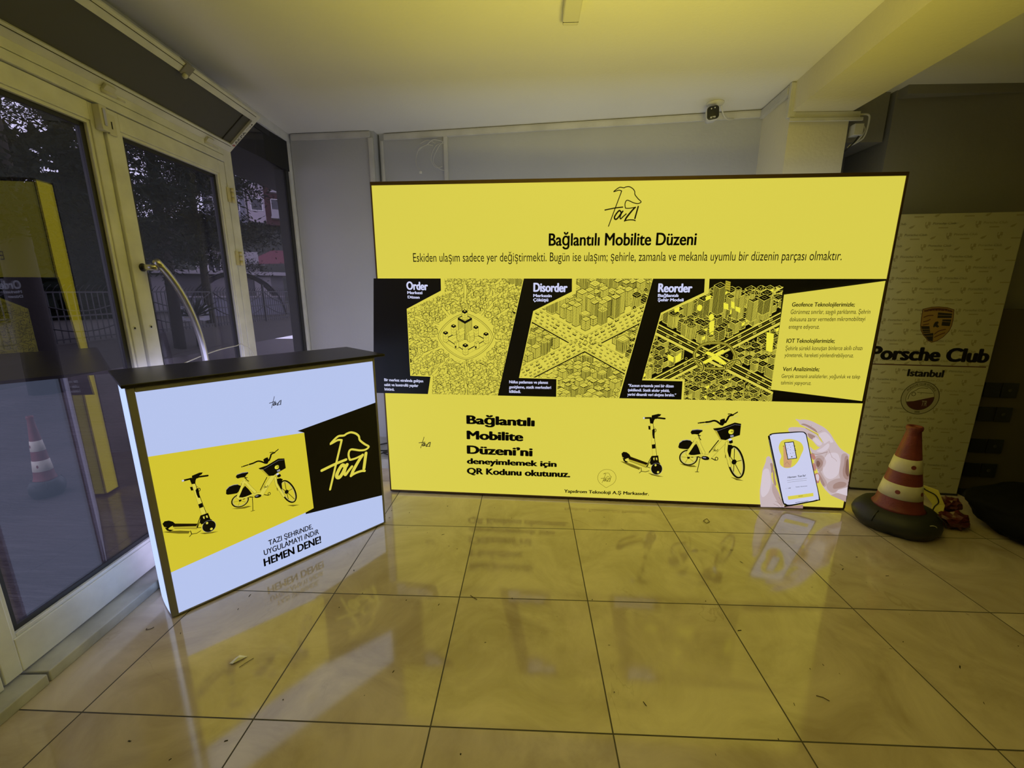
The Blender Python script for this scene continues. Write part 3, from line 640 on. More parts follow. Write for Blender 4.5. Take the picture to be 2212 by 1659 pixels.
def squircle(k):
    o = []
    for i in range(48):
        t = 2*pi*i/48; c_, s_ = cos(t), sin(t)
        r = (abs(c_)**1.5+abs(s_)**1.5)**(-1/1.5); o.append((cc[0]+RX*k*r*c_, cc[1]+RY*k*r*s_))
    return o
A.poly(squircle(1.0), 'black', LT); A.poly(squircle(.985), 'yellow', LT+1); A.stroke(squircle(.93), .0016, 'black', LT+2, closed=True)
cw = [(0.4399,1.079),(0.5679,0.9979),(0.7039,1.074),(0.5683,1.143)]
def wall_run(a, b, h, L):
    A.poly([a, b, (b[0], b[1]+h), (a[0], a[1]+h)], 'black', L)
    t = .0012; A.poly([(a[0]+t, a[1]+t), (b[0]-t, b[1]+t), (b[0]-t, b[1]+h-.006), (a[0]+t, a[1]+h-.006)], 'yellow', L+1)
    for i in range(1, 6):
        x = a[0]+(b[0]-a[0])*i/6; y = a[1]+(b[1]-a[1])*i/6+h*.4; A.poly([(x-.0008, y-.0015), (x+.0008, y-.0015), (x+.0008, y+.0015), (x-.0008, y+.0015)], 'black', L+2)
def tower(c, wd, h, L):
    iso_box(A, c, wd, wd, h, L, win='dots', lw=.0014); iso_box(A, (c[0], c[1]+h), wd, wd, wd*.38, L+4, fill='black')
    A.ell((c[0], c[1]+h+wd*.85), wd*.28, wd*.18, 0, 'yellow', L+8, 10)
hw = 0.030
wall_run(cw[0], cw[3], hw, LT+3); wall_run(cw[3], cw[2], hw, LT+3)
for k, (c, L) in enumerate((([(0.4938,1.125)][0], LT+7), ([(0.639,1.119)][0], LT+7))): tower(c, .018, .050, L)
for a, wd, h, L in (([(0.5342,1.093)][0], .036, .05, LT+20), ([(0.5973,1.089)][0], .034, .042, LT+20)): iso_box(A, a, wd, wd*.7, h, L, win='dots', roof='gable', lw=.0014)
kp = [(0.5685,1.099)][0]; iso_box(A, kp, .052, .052, .105, LT+14, win='grid', lw=.0016)
iso_box(A, (kp[0], kp[1]+.105), .052, .052, .010, LT+18, fill='black'); A.poly([(kp[0]-.036, kp[1]+.139), (kp[0], kp[1]+.120), (kp[0]+.036, kp[1]+.139), (kp[0], kp[1]+.158)], 'yellow', LT+22)
tower((kp[0], kp[1]+.125), .020, .042, LT+24)
for a, wd, h, L in (([(0.5341,1.088)][0], .034, .034, LT+36), ([(0.6,1.083)][0], .030, .034, LT+36)): iso_box(A, a, wd, wd*.7, h, L, win='dots', roof='gable', lw=.0014)
wall_run(cw[0], cw[1], hw, LT+44); wall_run(cw[1], cw[2], hw, LT+44)
tower(cw[0], .018, .052, LT+48); tower(cw[2], .018, .052, LT+48); tower(cw[1], .020, .052, LT+52)
for c in [(0.508,1.038),(0.6404,1.037)]: iso_box(A, c, .020, .012, .040, LT+47, win='none', lw=.0015); A.ell((c[0]-.004, c[1]+.014), .005, .008, 0, 'black', LT+52, 12)
A.build('walled_town_picture', INK, sign)

# picture 2: dense towers and a jammed road crossing
def cross_city(seed, P, roads, cars, fill, line, L0, glow, u0, u1, v0, v1, half):
    rnd = random.Random(seed); A = Art(); A.clip = CLIP+([((P[2][0], P[2][1]), (P[1][0], P[1][1]))] if glow else [])
    A.poly([(u0, v1), (u1, v1), (u1, v0), (u0, v0)], fill, L0)
    for li, v in rows(v0-.05, v1+.02, 0.024):
        L = L0+2+li*6; u = u0-.02+rnd.random()*.03
        while u < u1+.02:
            p = (u, v+rnd.uniform(-.006, .006)); u += rnd.uniform(.040, .062)
            if glow and p[1] > [(1.539,1.378)][0][1]: continue
            far = (v-v0)/(v1-v0)
            w_ = rnd.uniform(.026, .044); h = rnd.uniform(.03, .075)+(.09*rnd.random()*(far > .60))+.02*(rnd.random() < .2)
            if glow and p[1] > [(1.546,1.261)][0][1]: h = min(h, .022+.02*rnd.random())
            # keep the carriageways open: skip blocks whose body would rise over a road
            hit = any(seg_dist((p[0]+dx, p[1]+k*h), a, b) < half*.98 for a, b in roads for k in (0.15, .5, 1.1) for dx in (-w_*.6, 0, w_*.6))
            if hit:
                if rnd.random() < .5 and not any(seg_dist(p, a, b) < half*1.12 for a, b in roads): tree_dot(A, (p[0], p[1]+.004), rnd.uniform(.004, .007), L, fill, line)
                continue
            t = rnd.random()
            f2 = fill
            iso_box(A, p, w_, w_*rnd.uniform(.7, 1.1), h, L, fill=f2, line=line, win=('stripe' if t < .38 else 'grid' if t < .75 else 'vert'), roof='flat', rnd=rnd, lw=.0018)
            if rnd.random() < .25: iso_box(A, (p[0], p[1]+h+.006), w_*.45, w_*.45, .012, L+4, fill=fill, line=line, lw=.0013)
            if glow and rnd.random() < .22:
                x, y = p[0]+.004, p[1]+h*.45; A.poly([(x, y), (x+.017, y+.009), (x+.017, y+.03), (x, y+.021)], 'bright', L+4)
    LR = L0+4+5*70
    for a, b in roads:
        d = Vector((b[0]-a[0], b[1]-a[1])).normalized(); n = Vector((-d.y, d.x))
        def off(k): return [(a[0]+n.x*k, a[1]+n.y*k), (b[0]+n.x*k, b[1]+n.y*k)]
        A.stroke(off(-.004), half*2+.006, line, LR); A.stroke(off(0), half*2, 'yellow', LR+1)
    for a, b in roads:
        d = Vector((b[0]-a[0], b[1]-a[1])).normalized(); n = Vector((-d.y, d.x))
        def off(k): return [(a[0]+n.x*k, a[1]+n.y*k), (b[0]+n.x*k, b[1]+n.y*k)]
        if glow:
            A.stroke(off(half*.42), half*.62, 'black', LR+2); A.stroke(off(-half*.42), half*.62, 'black', LR+2)
            for k in (.42, -.42): A.stroke(off(half*k), .0012, 'midyellow', LR+3)
        else: A.stroke(off(half*.84), .0012, line, LR+2); A.stroke(off(-half*.84), .0012, line, LR+2)
    A.cross = LR
    return A, rnd, LR
def car(A, c, d, ln, L, line='black', fill='yellow'):
    n = Vector((-d.y, d.x))*.55; w_ = ln*.42
    q = [(c[0]+d.x*ln*a+n.x*w_*b, c[1]+d.y*ln*a+n.y*w_*b) for a, b in ((-.5,-.8),(.35,-.8),(.5,-.4),(.5,.5),(.35,.8),(-.35,.8),(-.5,.5))]
    q2 = [(x, y+ln*.18) for x, y in q]
    A.poly([q[0], q[1], q[2], q2[3], q2[4], q2[5], q2[6], q[6]], line, L)
    def sh(Q, k): 
        mx = sum(p[0] for p in Q)/len(Q); my = sum(p[1] for p in Q)/len(Q); return [(mx+(x-mx)*k, my+(y-my)*k) for x, y in Q]
    A.poly(sh(q2, .78), fill, L+1); A.poly([(x, y-ln*.02) for x, y in sh(q2, .40)], line, L+2); A.poly([(x, y) for x, y in sh(q2, .28)], fill, L+3)
P2 = [(0.9151,1.483),(1.729,1.483),(1.562,0.7134),(0.9031,0.6977)]
r2 = [(0.9002,1.325),(1.678,0.9037),(0.8749,0.8389),(1.727,1.303)]
A, rnd, LR = cross_city(5, P2, [(r2[0], r2[1]), (r2[2], r2[3])], 1, 'yellow', 'black', 3, False, P2[3][0]-.02, P2[1][0], P2[2][1], P2[1][1], .047)
ctr = [(1.342,1.108)][0]
for a, b in ((r2[0], r2[1]), (r2[2], r2[3])):
    d = Vector((b[0]-a[0], b[1]-a[1])); n = d.length; d.normalize(); nn = Vector((-d.y, d.x))
    for lane in (-.031, -.011, .011, .031):
        t = rnd.random()*.03
        while t < n:
            ln = rnd.choice([.014, .016, .016, .026, .018]); c = (a[0]+d.x*t+nn.x*lane, a[1]+d.y*t+nn.y*lane)
            car(A, c, d, ln, LR+4); t += ln*1.15+rnd.uniform(.008, .026)
A.build('jammed_city_picture', INK, sign)
# picture 3: the same city by night, ringed interchange
P3 = [(1.653,1.483),(2.483,1.483),(2.515,0.7252),(1.706,0.7056)]
r3 = [(1.744,1.196),(2.525,0.8122),(1.745,0.8176),(2.517,1.268)]
A, rnd, LR = cross_city(9, P3, [(r3[0], r3[1]), (r3[2], r3[3])], 0, 'black', 'yellow', 3, True, P3[0][0]-.02, P3[1][0], P3[2][1], P3[1][1], .030)
for c, w_, h in (([(2.123,1.265)][0], .040, .16), ([(2.242,1.236)][0], .040, .14), ([(2.326,1.226)][0], .036, .12), ([(2.387,1.267)][0], .045, .085), ([(2.193,1.296)][0], .028, .07)):
    iso_box(A, c, w_, w_, h, LR-40, 'black', 'yellow', rnd.choice(['stripe', 'grid']), roof='flat', lw=.0016)
for c, w_, h in (([(2.23,1.366)][0], .022, .05), ([(2.315,1.361)][0], .016, .03)): iso_box(A, c, w_, w_, h, LR-36, 'black', 'yellow', 'vert', lw=.0014)
A.stroke([(2.313,1.396),(2.308,1.44)], .0014, 'yellow', LR-30)
for q in ([(2.154,1.341),(2.182,1.333),(2.186,1.298),(2.158,1.306)], [(2.197,1.351),(2.217,1.343),(2.222,1.306),(2.201,1.313)], [(2.225,1.321),(2.255,1.311),(2.256,1.281),(2.228,1.296)], [(2.426,1.167),(2.469,1.157),(2.474,1.044),(2.436,1.054)], [(1.851,1.024),(1.889,1.004),(1.889,0.9719),(1.857,0.9874)], [(1.899,1.009),(1.932,1.036),(1.934,0.9939),(1.902,0.9668)], [(2.045,1.375),(2.075,1.387),(2.076,1.365),(2.049,1.353)], [(1.866,1.309),(1.897,1.319),(1.897,1.289),(1.871,1.281)], [(2.083,1.224),(2.111,1.237),(2.115,1.174),(2.089,1.158)]): A.poly(q, 'bright', LR-28)
for c in [(2.017,1.31),(2.092,1.255)]: A.ell(c, .015, .02, 0, 'bright', LR-26, 12)
A.poly([(2.072,1.033),(2.091,1.046),(2.135,1.029),(2.18,1.058),(2.196,1.048),(2.154,1.018),(2.214,0.9718),(2.195,0.9609),(2.131,0.9943),(2.084,0.9644),(2.069,0.9801),(2.119,1.013)], 'bright', LR+6)
ring_ = [(2.012,1.022),(2.02,1.048),(2.047,1.08),(2.096,1.096),(2.166,1.097),(2.212,1.082),(2.247,1.041),(2.261,0.9989),(2.245,0.9617),(2.208,0.9399),(2.132,0.9359),(2.071,0.9429),(2.026,0.9794)]
for wd, n_, l in ((.020, 'black', 7), (.016, 'midyellow', 8), (.011, 'black', 9), (.004, 'yellow', 10)): A.stroke(ring_, wd, n_, LR+l, closed=True, smooth=4)
for q in ([(1.986,0.9788),(2.01,0.9951),(2.057,0.9799),(2.075,0.9483),(2.07,0.9215),(2.048,0.9157)], [(2.211,0.9346),(2.21,0.9612),(2.243,0.9881),(2.282,0.994),(2.299,0.9732),(2.296,0.9573)]): A.stroke(q, .012, 'yellow', LR+11, smooth=4); A.stroke(q, .006, 'black', LR+12, smooth=4)
rnd = random.Random(3)
for a, b in ((r3[0], r3[1]), (r3[2], r3[3])):
    d = Vector((b[0]-a[0], b[1]-a[1])); n = d.length; d.normalize(); nn = Vector((-d.y, d.x))
    for lane in (-.013, .013):
        t = rnd.random()*.05
        while t < n: car(A, (a[0]+d.x*t+nn.x*lane, a[1]+d.y*t+nn.y*lane), d, .02, LR+4, 'yellow', 'black'); t += rnd.uniform(.06, .14)
# flying car in the night sky, holographic sign
A.poly([(2.434,1.408),(2.449,1.418),(2.442,1.437),(2.467,1.428),(2.496,1.442),(2.51,1.433),(2.511,1.418),(2.493,1.411),(2.511,1.401),(2.504,1.398),(2.484,1.406),(2.471,1.396),(2.443,1.39)], 'yellow', LR); A.poly([(2.446,1.406),(2.494,1.435),(2.505,1.43),(2.503,1.421),(2.47,1.403),(2.447,1.396)], 'black', LR+1)
A.ring([(2.477,1.421)][0], .014, .008, .4, .0022, 'yellow', LR+2); A.stroke([(2.446,1.403),(2.464,1.415)], .0016, 'yellow', LR+2)
A.poly([(2.152,1.471),(2.181,1.464),(2.183,1.41),(2.155,1.42)], 'midyellow', LR)
for k in range(4): A.stroke([(p[0], p[1]-.0135*k) for p in [(2.155,1.461),(2.18,1.454)]], .002, 'black', LR+1)
A.build('night_city_picture', INK, sign)

# label fields laid over the pictures
L = 560
def field(name, *ps):
    A = Art(); A.clip = CLIP
    for pts, m, l in ps: A.poly(pts, m, l)
    A.build(name, INK, sign)
field('label_field', ([(0.0151,1.514),(0.446,1.514),(0.4432,1.396),(0.1956,1.284),(0.1972,0.8623),(0.3467,0.8582),(0.33,0.6957),(-0.0422,0.687)], 'yellow', L), ([(-0.0123,1.515),(0.4209,1.514),(0.4199,1.409),(0.1917,1.294),(0.1923,0.8553),(0.3294,0.8511),(0.3001,0.695),(-0.0716,0.6863)], 'black', L+1))
field('label_field', ([(0.9511,1.534),(1.263,1.533),(1.268,1.394),(1.01,1.278),(0.9221,0.86),(1.169,0.8569),(1.17,0.6927),(0.769,0.683)], 'yellow', L), ([(0.9557,1.534),(1.239,1.533),(1.242,1.405),(1.005,1.285),(0.9177,0.8538),(1.161,0.8512),(1.163,0.6925),(0.7679,0.683)], 'black', L+1))
field('label_field', ([(1.736,1.532),(2.054,1.532),(2.06,1.395),(1.792,1.269),(1.709,0.8651),(1.968,0.8668),(1.973,0.6898),(1.547,0.6792)], 'yellow', L), ([(1.737,1.532),(2.027,1.532),(2.033,1.402),(1.788,1.279),(1.704,0.854),(1.955,0.8524),(1.959,0.6895),(1.556,0.6795)], 'black', L+1))
A = Art(); A.poly([(2.494,1.39),(3.045,1.47),(3.042,0.749),(2.495,0.8106)], 'yellow', L+1); A.build('text_field', INK, sign)
# --- lettering
LT_ = 600
def lettering(name, n_, bold, *rows_, parent=None):
    A = Art()
    for body, P in rows_: A.text(body, P, n_, LT_, bold)
    A.build(name, INK, parent or sign)
lettering('heading_lettering', 'black', 0.028, ('Bağlantılı Mobilite Düzeni', [(1.093,1.677),(1.96,1.675),(1.091,1.746)]))
lettering('subheading_lettering', 'black', 0.0, ('Eskiden ulaşım sadece yer değiştirmekti. Bugün ise ulaşım; şehirle, zamanla ve mekanla uyumlu bir düzenin parçası olmaktır.', [(0.2496,1.585),(2.784,1.586),(0.2522,1.637)]))
for r_ in (('Order', [(0.1971,1.416),(0.3371,1.412),(0.1997,1.464)]), ('Disorder', [(1.004,1.405),(1.215,1.403),(1.003,1.456)]), ('Reorder', [(1.76,1.404),(1.962,1.403),(1.756,1.453)])): lettering('title_lettering', 'lavender', 0.05, r_)
lettering('subtitle_lettering', 'lavender', 0.045, ('Merkezi', [(0.2011,1.388),(0.2995,1.387),(0.202,1.405)]), ('Düzen', [(0.2019,1.361),(0.2802,1.359),(0.2028,1.377)]))
lettering('subtitle_lettering', 'lavender', 0.045, ('Merkezin', [(1.004,1.372),(1.119,1.371),(1.004,1.389)]), ('Çöküşü', [(1.004,1.345),(1.098,1.345),(1.004,1.363)]))
lettering('subtitle_lettering', 'lavender', 0.045, ('Bağlantılı', [(1.762,1.375),(1.884,1.375),(1.761,1.392)]), ('Şehir Modeli', [(1.763,1.349),(1.917,1.349),(1.761,1.366)]))
lettering('caption_lettering', 'lavender', 0.035, ('Bir merkez etrafında gelişen', [(0.012,0.8158),(0.2788,0.8119),(0.0132,0.8342)]), ('sabit ve kontrollü yapılar', [(0.0098,0.7822),(0.2447,0.7801),(0.011,0.8007)]), ('bütünü.', [(0.0101,0.752),(0.0786,0.75),(0.0113,0.77)]))
lettering('caption_lettering', 'lavender', 0.035, ('Nüfus patlaması ve plansız', [(0.854,0.8177),(1.108,0.8189),(0.854,0.8363)]), ('genişleme, statik merkezleri', [(0.8529,0.7838),(1.128,0.7857),(0.8529,0.8025)]), ('kilitledi.', [(0.854,0.7532),(0.9305,0.7531),(0.854,0.7725)]))
lettering('caption_lettering', 'lavender', 0.035, ('“Kaosun ortasında yeni bir düzen', [(1.619,0.81),(1.903,0.8115),(1.618,0.8282)]), ('şekillendi. Statik akslar yıkıldı,', [(1.619,0.7806),(1.881,0.7814),(1.617,0.7983)]), ('yerini dinamik veri akışına bıraktı.”', [(1.618,0.7511),(1.923,0.7531),(1.617,0.7695)]))
for r_ in (('Geofence Teknolojilerimizle;', [(2.547,1.321),(2.9,1.323),(2.544,1.345)]), ('IOT Teknolojilerimizle;', [(2.546,1.104),(2.823,1.107),(2.543,1.129)]), ('Veri Analizimizle;', [(2.548,0.9294),(2.762,0.9321),(2.545,0.9546)])): lettering('paragraph_heading', 'black', 0.022, r_)
lettering('paragraph_lettering', 'black', 0.0, ('Görünmez sınırlar, saygılı parklanma. Şehrin', [(2.546,1.277),(2.993,1.281),(2.542,1.303)]), ('dokusuna zarar vermeden mikromobiliteyi', [(2.547,1.233),(2.972,1.239),(2.543,1.259)]), ('entegre ediyoruz.', [(2.547,1.189),(2.723,1.191),(2.544,1.214)]))
lettering('paragraph_lettering', 'black', 0.0, ('Şehirle sürekli konuşan binlerce akıllı cihazı', [(2.546,1.058),(2.987,1.065),(2.543,1.084)]), ('yöneterek, hareketi yönlendirebiliyoruz.', [(2.547,1.017),(2.945,1.02),(2.543,1.042)]))
lettering('paragraph_lettering', 'black', 0.0, ('Gerçek zamanlı analizlerler, yoğunluk ve talep', [(2.547,0.8859),(3.004,0.8907),(2.544,0.9096)]), ('tahmini yapıyoruz.', [(2.548,0.8444),(2.728,0.8446),(2.545,0.8688)]))
for r_ in (('Bağlantılı', [(0.5638,0.5325),(1.025,0.5276),(0.565,0.5897)]), ('Mobilite', [(0.5633,0.4232),(0.9502,0.4211),(0.5646,0.4814)]), ('Düzeni’ni', [(0.5623,0.318),(1.014,0.3139),(0.5636,0.3752)]), ('deneyimlemek için', [(0.5607,0.2434),(1.178,0.2429),(0.5616,0.2828)]), ('QR Kodunu okutunuz.', [(0.5591,0.1678),(1.272,0.171),(0.5601,0.2112)])): lettering('invitation_lettering', 'black', 0.055, r_)
lettering('company_lettering', 'black', 0.035, ('Yapıdrom Teknoloji A.Ş Markasıdır.', [(1.233,0.0558),(1.804,0.0604),(1.232,0.0785)]))
A = Art(); logo(A, LREF, 1.0, 'black', .0052, LT_); A.build('hound_logo', INK, sign)
A = Art(); q = [(1.517,0.1768),(1.514,0.237),(1.578,0.1793),(1.487,0.1391)]; r_ = q[2][0]-q[0][0]; pin = []
for i in range(33):
    t = radians(-50+280*i/32); pin.append((q[0][0]+r_*cos(t), q[0][1]+r_*sin(t)))
pin += [(1.516,0.103)]
A.stroke(pin, .0022, 'olive', LT_, closed=True); logo(A, q[3], 0.335, 'olive', .0026, LT_); A.build('pin_logo', INK, sign)
A = Art(); q = [(0.2398,0.3461),(0.2324,0.3979)]; logo(A, q[0], 0.42, 'black', .0034, LT_, True); A.build('script_logo', INK, sign)
ID = lambda pts: pts
A = Art(); scooter(A, ID, 1.0, LT_); A.build('scooter_picture', INK, sign)
A = Art(); bicycle(A, ID, 1.0, LT_); A.build('bicycle_picture', INK, sign)
# --- hands holding a phone (printed photograph)
A = Art(); L = LT_; S = lambda p, n=5: crom(p, n, True)
A.poly(S([(2.688,0.6045),(2.7,0.6181),(2.72,0.6208),(2.759,0.6144),(2.802,0.5953),(2.85,0.5701),(2.888,0.5347),(2.924,0.4866),(2.968,0.4339),(3.013,0.406)], 4)[:-4]+[(3.03,0.3358),(3.049,0.2487),(3.052,0.1975),(3.055,0.1363),(3.059,0.0698),(3.025,0.085),(2.959,0.113),(2.915,0.1539),(2.883,0.1998),(2.85,0.2828),(2.821,0.3373),(2.815,0.4014),(2.848,0.4253),(2.863,0.4621),(2.846,0.4931),(2.816,0.5325),(2.781,0.5493),(2.737,0.5703),(2.698,0.5892)], 'skin', L)
for pts, c_ in (([(2.827,0.3789),(2.863,0.3848),(2.893,0.3491),(2.89,0.3122),(2.872,0.2743),(2.844,0.2918),(2.823,0.3374)], 'skinm'), ([(2.832,0.3607),(2.853,0.3661),(2.876,0.3393),(2.872,0.3115),(2.856,0.2923),(2.841,0.3103),(2.83,0.333)], 'skin2'), ([(2.837,0.3425),(2.848,0.3475),(2.861,0.3295),(2.854,0.3062),(2.841,0.3149)], 'skin3')): A.poly(S(pts), c_, L+1+('skinm', 'skin2', 'skin3').index(c_))
A.poly(S([(2.884,0.3764),(2.916,0.4049),(2.958,0.3973),(2.981,0.334),(2.98,0.26),(2.941,0.2257),(2.9,0.2474),(2.88,0.3025)]), 'skinl', L+1)
for pts, c_ in (([(2.982,0.3981),(3.021,0.3858),(3.05,0.2441),(3.047,0.2019),(3.003,0.2235),(2.983,0.2833),(2.983,0.3433)], 'skinm'), ([(3.003,0.3806),(3.023,0.3768),(3.048,0.2487),(3.04,0.2251),(3.015,0.2474),(3.004,0.2888),(3.005,0.3349)], 'skin2'), ([(3.016,0.3583),(3.026,0.3586),(3.046,0.2626),(3.039,0.2484),(3.023,0.2756),(3.017,0.3216)], 'skin3')): A.poly(S(pts, 4), c_, L+1+('skinm', 'skin2', 'skin3').index(c_))
for pts, c_ in (([(2.932,0.2019),(2.989,0.2323),(3.047,0.216),(3.047,0.1643),(2.999,0.1433),(2.964,0.1299),(2.926,0.1638)], 'skinm'), ([(2.967,0.1892),(3.001,0.2094),(3.039,0.2016),(3.035,0.1779),(2.996,0.1621),(2.967,0.1609)], 'skin2')): A.poly(S(pts), c_, L+2+('skinm', 'skin2').index(c_))
A.poly(S([(2.867,0.2788),(2.893,0.2425),(2.923,0.1968),(2.911,0.1679),(2.884,0.2069),(2.861,0.2505)]), 'skinm', L+2); A.poly(S([(2.866,0.2554),(2.887,0.2282),(2.91,0.1868),(2.901,0.177),(2.879,0.2138)]), 'skin2', L+3)
A.poly([(3.054,0.1362),(2.986,0.1261),(2.959,0.1121),(3.025,0.084),(3.059,0.0688)], 'skinm', L+2); A.poly([(3.052,0.1739),(2.998,0.1527),(2.988,0.1334),(3.06,0.1128)], 'skinl', L+4)
A.poly(S([(2.821,0.5237),(2.854,0.5426),(2.886,0.5212),(2.916,0.4818),(2.902,0.4724),(2.862,0.4666),(2.841,0.4974)]), 'skinl', L+1); A.poly(S([(2.707,0.5881),(2.736,0.5792),(2.776,0.5572),(2.811,0.5368),(2.796,0.5587),(2.752,0.5841),(2.722,0.5943)]), 'skin2', L+1)
A.poly(S([(2.634,0.5539),(2.647,0.5677),(2.693,0.5699),(2.734,0.5649),(2.778,0.5403),(2.814,0.519),(2.839,0.4839),(2.865,0.4612),(2.846,0.4425),(2.825,0.4472),(2.791,0.4823),(2.757,0.5082),(2.735,0.5345),(2.689,0.5398),(2.645,0.5371)]), 'skin', L+3)
A.poly(S([(2.755,0.5306),(2.785,0.5226),(2.803,0.5097),(2.79,0.4913),(2.767,0.5041)]), 'skin2', L+4); A.poly(S([(2.79,0.4913),(2.808,0.5053),(2.85,0.4662),(2.832,0.452)]), 'skinl', L+4)
A.stroke([(2.738,0.5637),(2.778,0.5425),(2.812,0.527),(2.82,0.5192)], .0022, 'skin3', L+5)
for q in ([(2.818,0.5191),(2.84,0.4929),(2.86,0.471)], [(2.811,0.5368),(2.837,0.551)], [(2.77,0.5846),(2.762,0.5666)], [(2.897,0.427),(2.914,0.3957),(2.925,0.3778)], [(2.891,0.4131),(2.884,0.3764)], [(2.921,0.3777),(2.948,0.3603),(2.958,0.347)]): A.stroke(q, .0016, 'skin2', L+5, smooth=4)
A.poly(S([(2.781,0.4412),(2.813,0.4195),(2.846,0.4425),(2.874,0.4714),(2.894,0.4834),(2.906,0.4454),(2.895,0.4133),(2.86,0.3993),(2.821,0.3933),(2.797,0.4007)]), 'skin', L+4); A.poly(S([(2.826,0.4132),(2.855,0.4346),(2.886,0.4674),(2.897,0.4496),(2.885,0.422),(2.855,0.4073)]), 'skinl', L+5)
A.stroke([(2.799,0.3999),(2.825,0.3917),(2.861,0.3984),(2.891,0.4109)], .0026, 'skin3', L+6, smooth=4)
for q in ([(2.792,0.3937),(2.813,0.3912),(2.826,0.3697),(2.822,0.3558),(2.807,0.3598)], [(2.816,0.3302),(2.831,0.3238),(2.84,0.2963),(2.838,0.2777),(2.826,0.2865)], [(2.839,0.2567),(2.859,0.2622),(2.873,0.2393),(2.873,0.1994),(2.861,0.1942),(2.85,0.2126)]): A.poly(S(q), 'pink', L+5)
A.poly(S([(2.846,0.25),(2.86,0.2552),(2.87,0.2322),(2.867,0.2086),(2.856,0.2175)]), 'skinl', L+6)
# left hand
A.poly([(2.526,0.331),(2.525,0.3566),(2.534,0.3685),(2.546,0.3666),(2.561,0.3486),(2.574,0.3142),(2.58,0.277),(2.571,0.2461),(2.575,0.2203),(2.591,0.183),(2.614,0.1529),(2.636,0.1155),(2.659,0.0684),(2.683,0.0233),(2.684,0.0127),(2.535,0.0086),(2.522,0.0694),(2.514,0.127),(2.515,0.1988),(2.513,0.2697),(2.521,0.3075)], 'skin', L)
A.poly(S([(2.555,0.3181),(2.569,0.3187),(2.58,0.2793),(2.572,0.2532),(2.563,0.2904)]), 'skin2', L+1); A.poly(S([(2.516,0.2604),(2.547,0.2804),(2.566,0.2341),(2.577,0.1776),(2.569,0.115),(2.539,0.0799),(2.52,0.1273)]), 'skinl', L+1); A.poly(S([(2.59,0.1781),(2.615,0.1505),(2.649,0.0848),(2.673,0.0278),(2.647,0.0362),(2.615,0.0833),(2.592,0.1304)]), 'skinm', L+1)
A.poly(S([(2.579,0.2629),(2.587,0.2679),(2.598,0.2164),(2.611,0.179),(2.608,0.1646),(2.593,0.1878)]), 'skin2', L+1)
for q in ([(2.64,0.0844),(2.656,0.0609),(2.675,0.0181)], [(2.623,0.0546),(2.646,0.0411),(2.671,0.013)], [(2.613,0.0347),(2.635,0.026),(2.654,0.0132)]): A.stroke(q, .0016, 'skin3', L+2, smooth=4)
A.poly([(2.684,0.0127),(2.708,0.0206),(2.799,0.0385),(2.801,0.0104),(2.684,0.0107)], 'skin2', L)
# phone
A.poly(S([(2.523,0.4805),(2.521,0.5076),(2.544,0.5251),(2.637,0.536),(2.717,0.542),(2.744,0.5303),(2.758,0.497),(2.829,0.282),(2.894,0.0934),(2.888,0.0706),(2.81,0.0477),(2.716,0.0225),(2.688,0.0275),(2.662,0.0636),(2.589,0.2774)], 6), 'black', L+8)
A.poly(S([(2.532,0.4921),(2.534,0.508),(2.55,0.5189),(2.638,0.5284),(2.716,0.5362),(2.738,0.5265),(2.752,0.4991),(2.818,0.3001),(2.886,0.1002),(2.873,0.0756),(2.8,0.055),(2.717,0.0337),(2.689,0.0406),(2.67,0.0664),(2.602,0.2778)], 6), 'lavender', L+9)
A.stroke([(2.526,0.4806),(2.587,0.296),(2.659,0.0732)], .0016, 'grey', L+9)
A.poly(S([(2.592,0.4394),(2.604,0.4754),(2.643,0.4889),(2.685,0.4843),(2.724,0.4657),(2.744,0.4286),(2.736,0.3849),(2.721,0.3336),(2.694,0.3001),(2.654,0.2911),(2.621,0.3089),(2.611,0.3388),(2.616,0.3714),(2.599,0.4076)]), 'yellow', L+10)
A.poly([(2.619,0.4426),(2.629,0.443),(2.656,0.352),(2.686,0.3462),(2.685,0.296),(2.641,0.2943)], 'peach', L+11); A.stroke([(2.645,0.3145),(2.657,0.3349),(2.674,0.3151)], .0014, 'skin3', L+12)
A.poly([(2.621,0.4664),(2.678,0.4741),(2.715,0.3602),(2.658,0.3489)], 'black', L+12); A.poly([(2.627,0.4625),(2.675,0.4686),(2.709,0.3636),(2.661,0.3545)], 'lavender', L+13); A.poly([(2.642,0.4693),(2.66,0.4717),(2.662,0.4663),(2.644,0.464)], 'black', L+14)
for q in [(2.636,0.4477),(2.655,0.4497),(2.677,0.4459),(2.665,0.435),(2.648,0.4253),(2.645,0.4147),(2.665,0.4163),(2.688,0.4153),(2.67,0.3926),(2.685,0.3955),(2.654,0.3857),(2.696,0.3797)]: A.ell(q, .0018, .0018, 0, 'black', L+14, 8)
A.ell([(2.681,0.37)][0], .0042, .0042, 0, 'olive', L+14, 12)
for q in [(2.62,0.4404),(2.689,0.4427),(2.693,0.4264),(2.698,0.4156)]: A.ell(q, .0026, .003, 0, 'brown', L+14, 8)
A.text("Hemen Tazı'la!", [(2.676,0.2201),(2.784,0.2381),(2.675,0.2328)], 'black', L+11, 0.02)
for q in ([(2.675,0.2045),(2.794,0.2254)], [(2.68,0.1914),(2.794,0.2117)]): A.stroke(q, .0022, 'grey', L+11)
A.text('+90', [(2.687,0.146),(2.705,0.1496),(2.686,0.1526)], 'black', L+11, 0.02); A.text('Telefon Numaranız', [(2.733,0.1575),(2.805,0.1691),(2.732,0.1637)], 'black', L+11, 0.01); A.ell([(2.677,0.1465)][0], .0015, .0015, 0, 'black', L+11, 8)
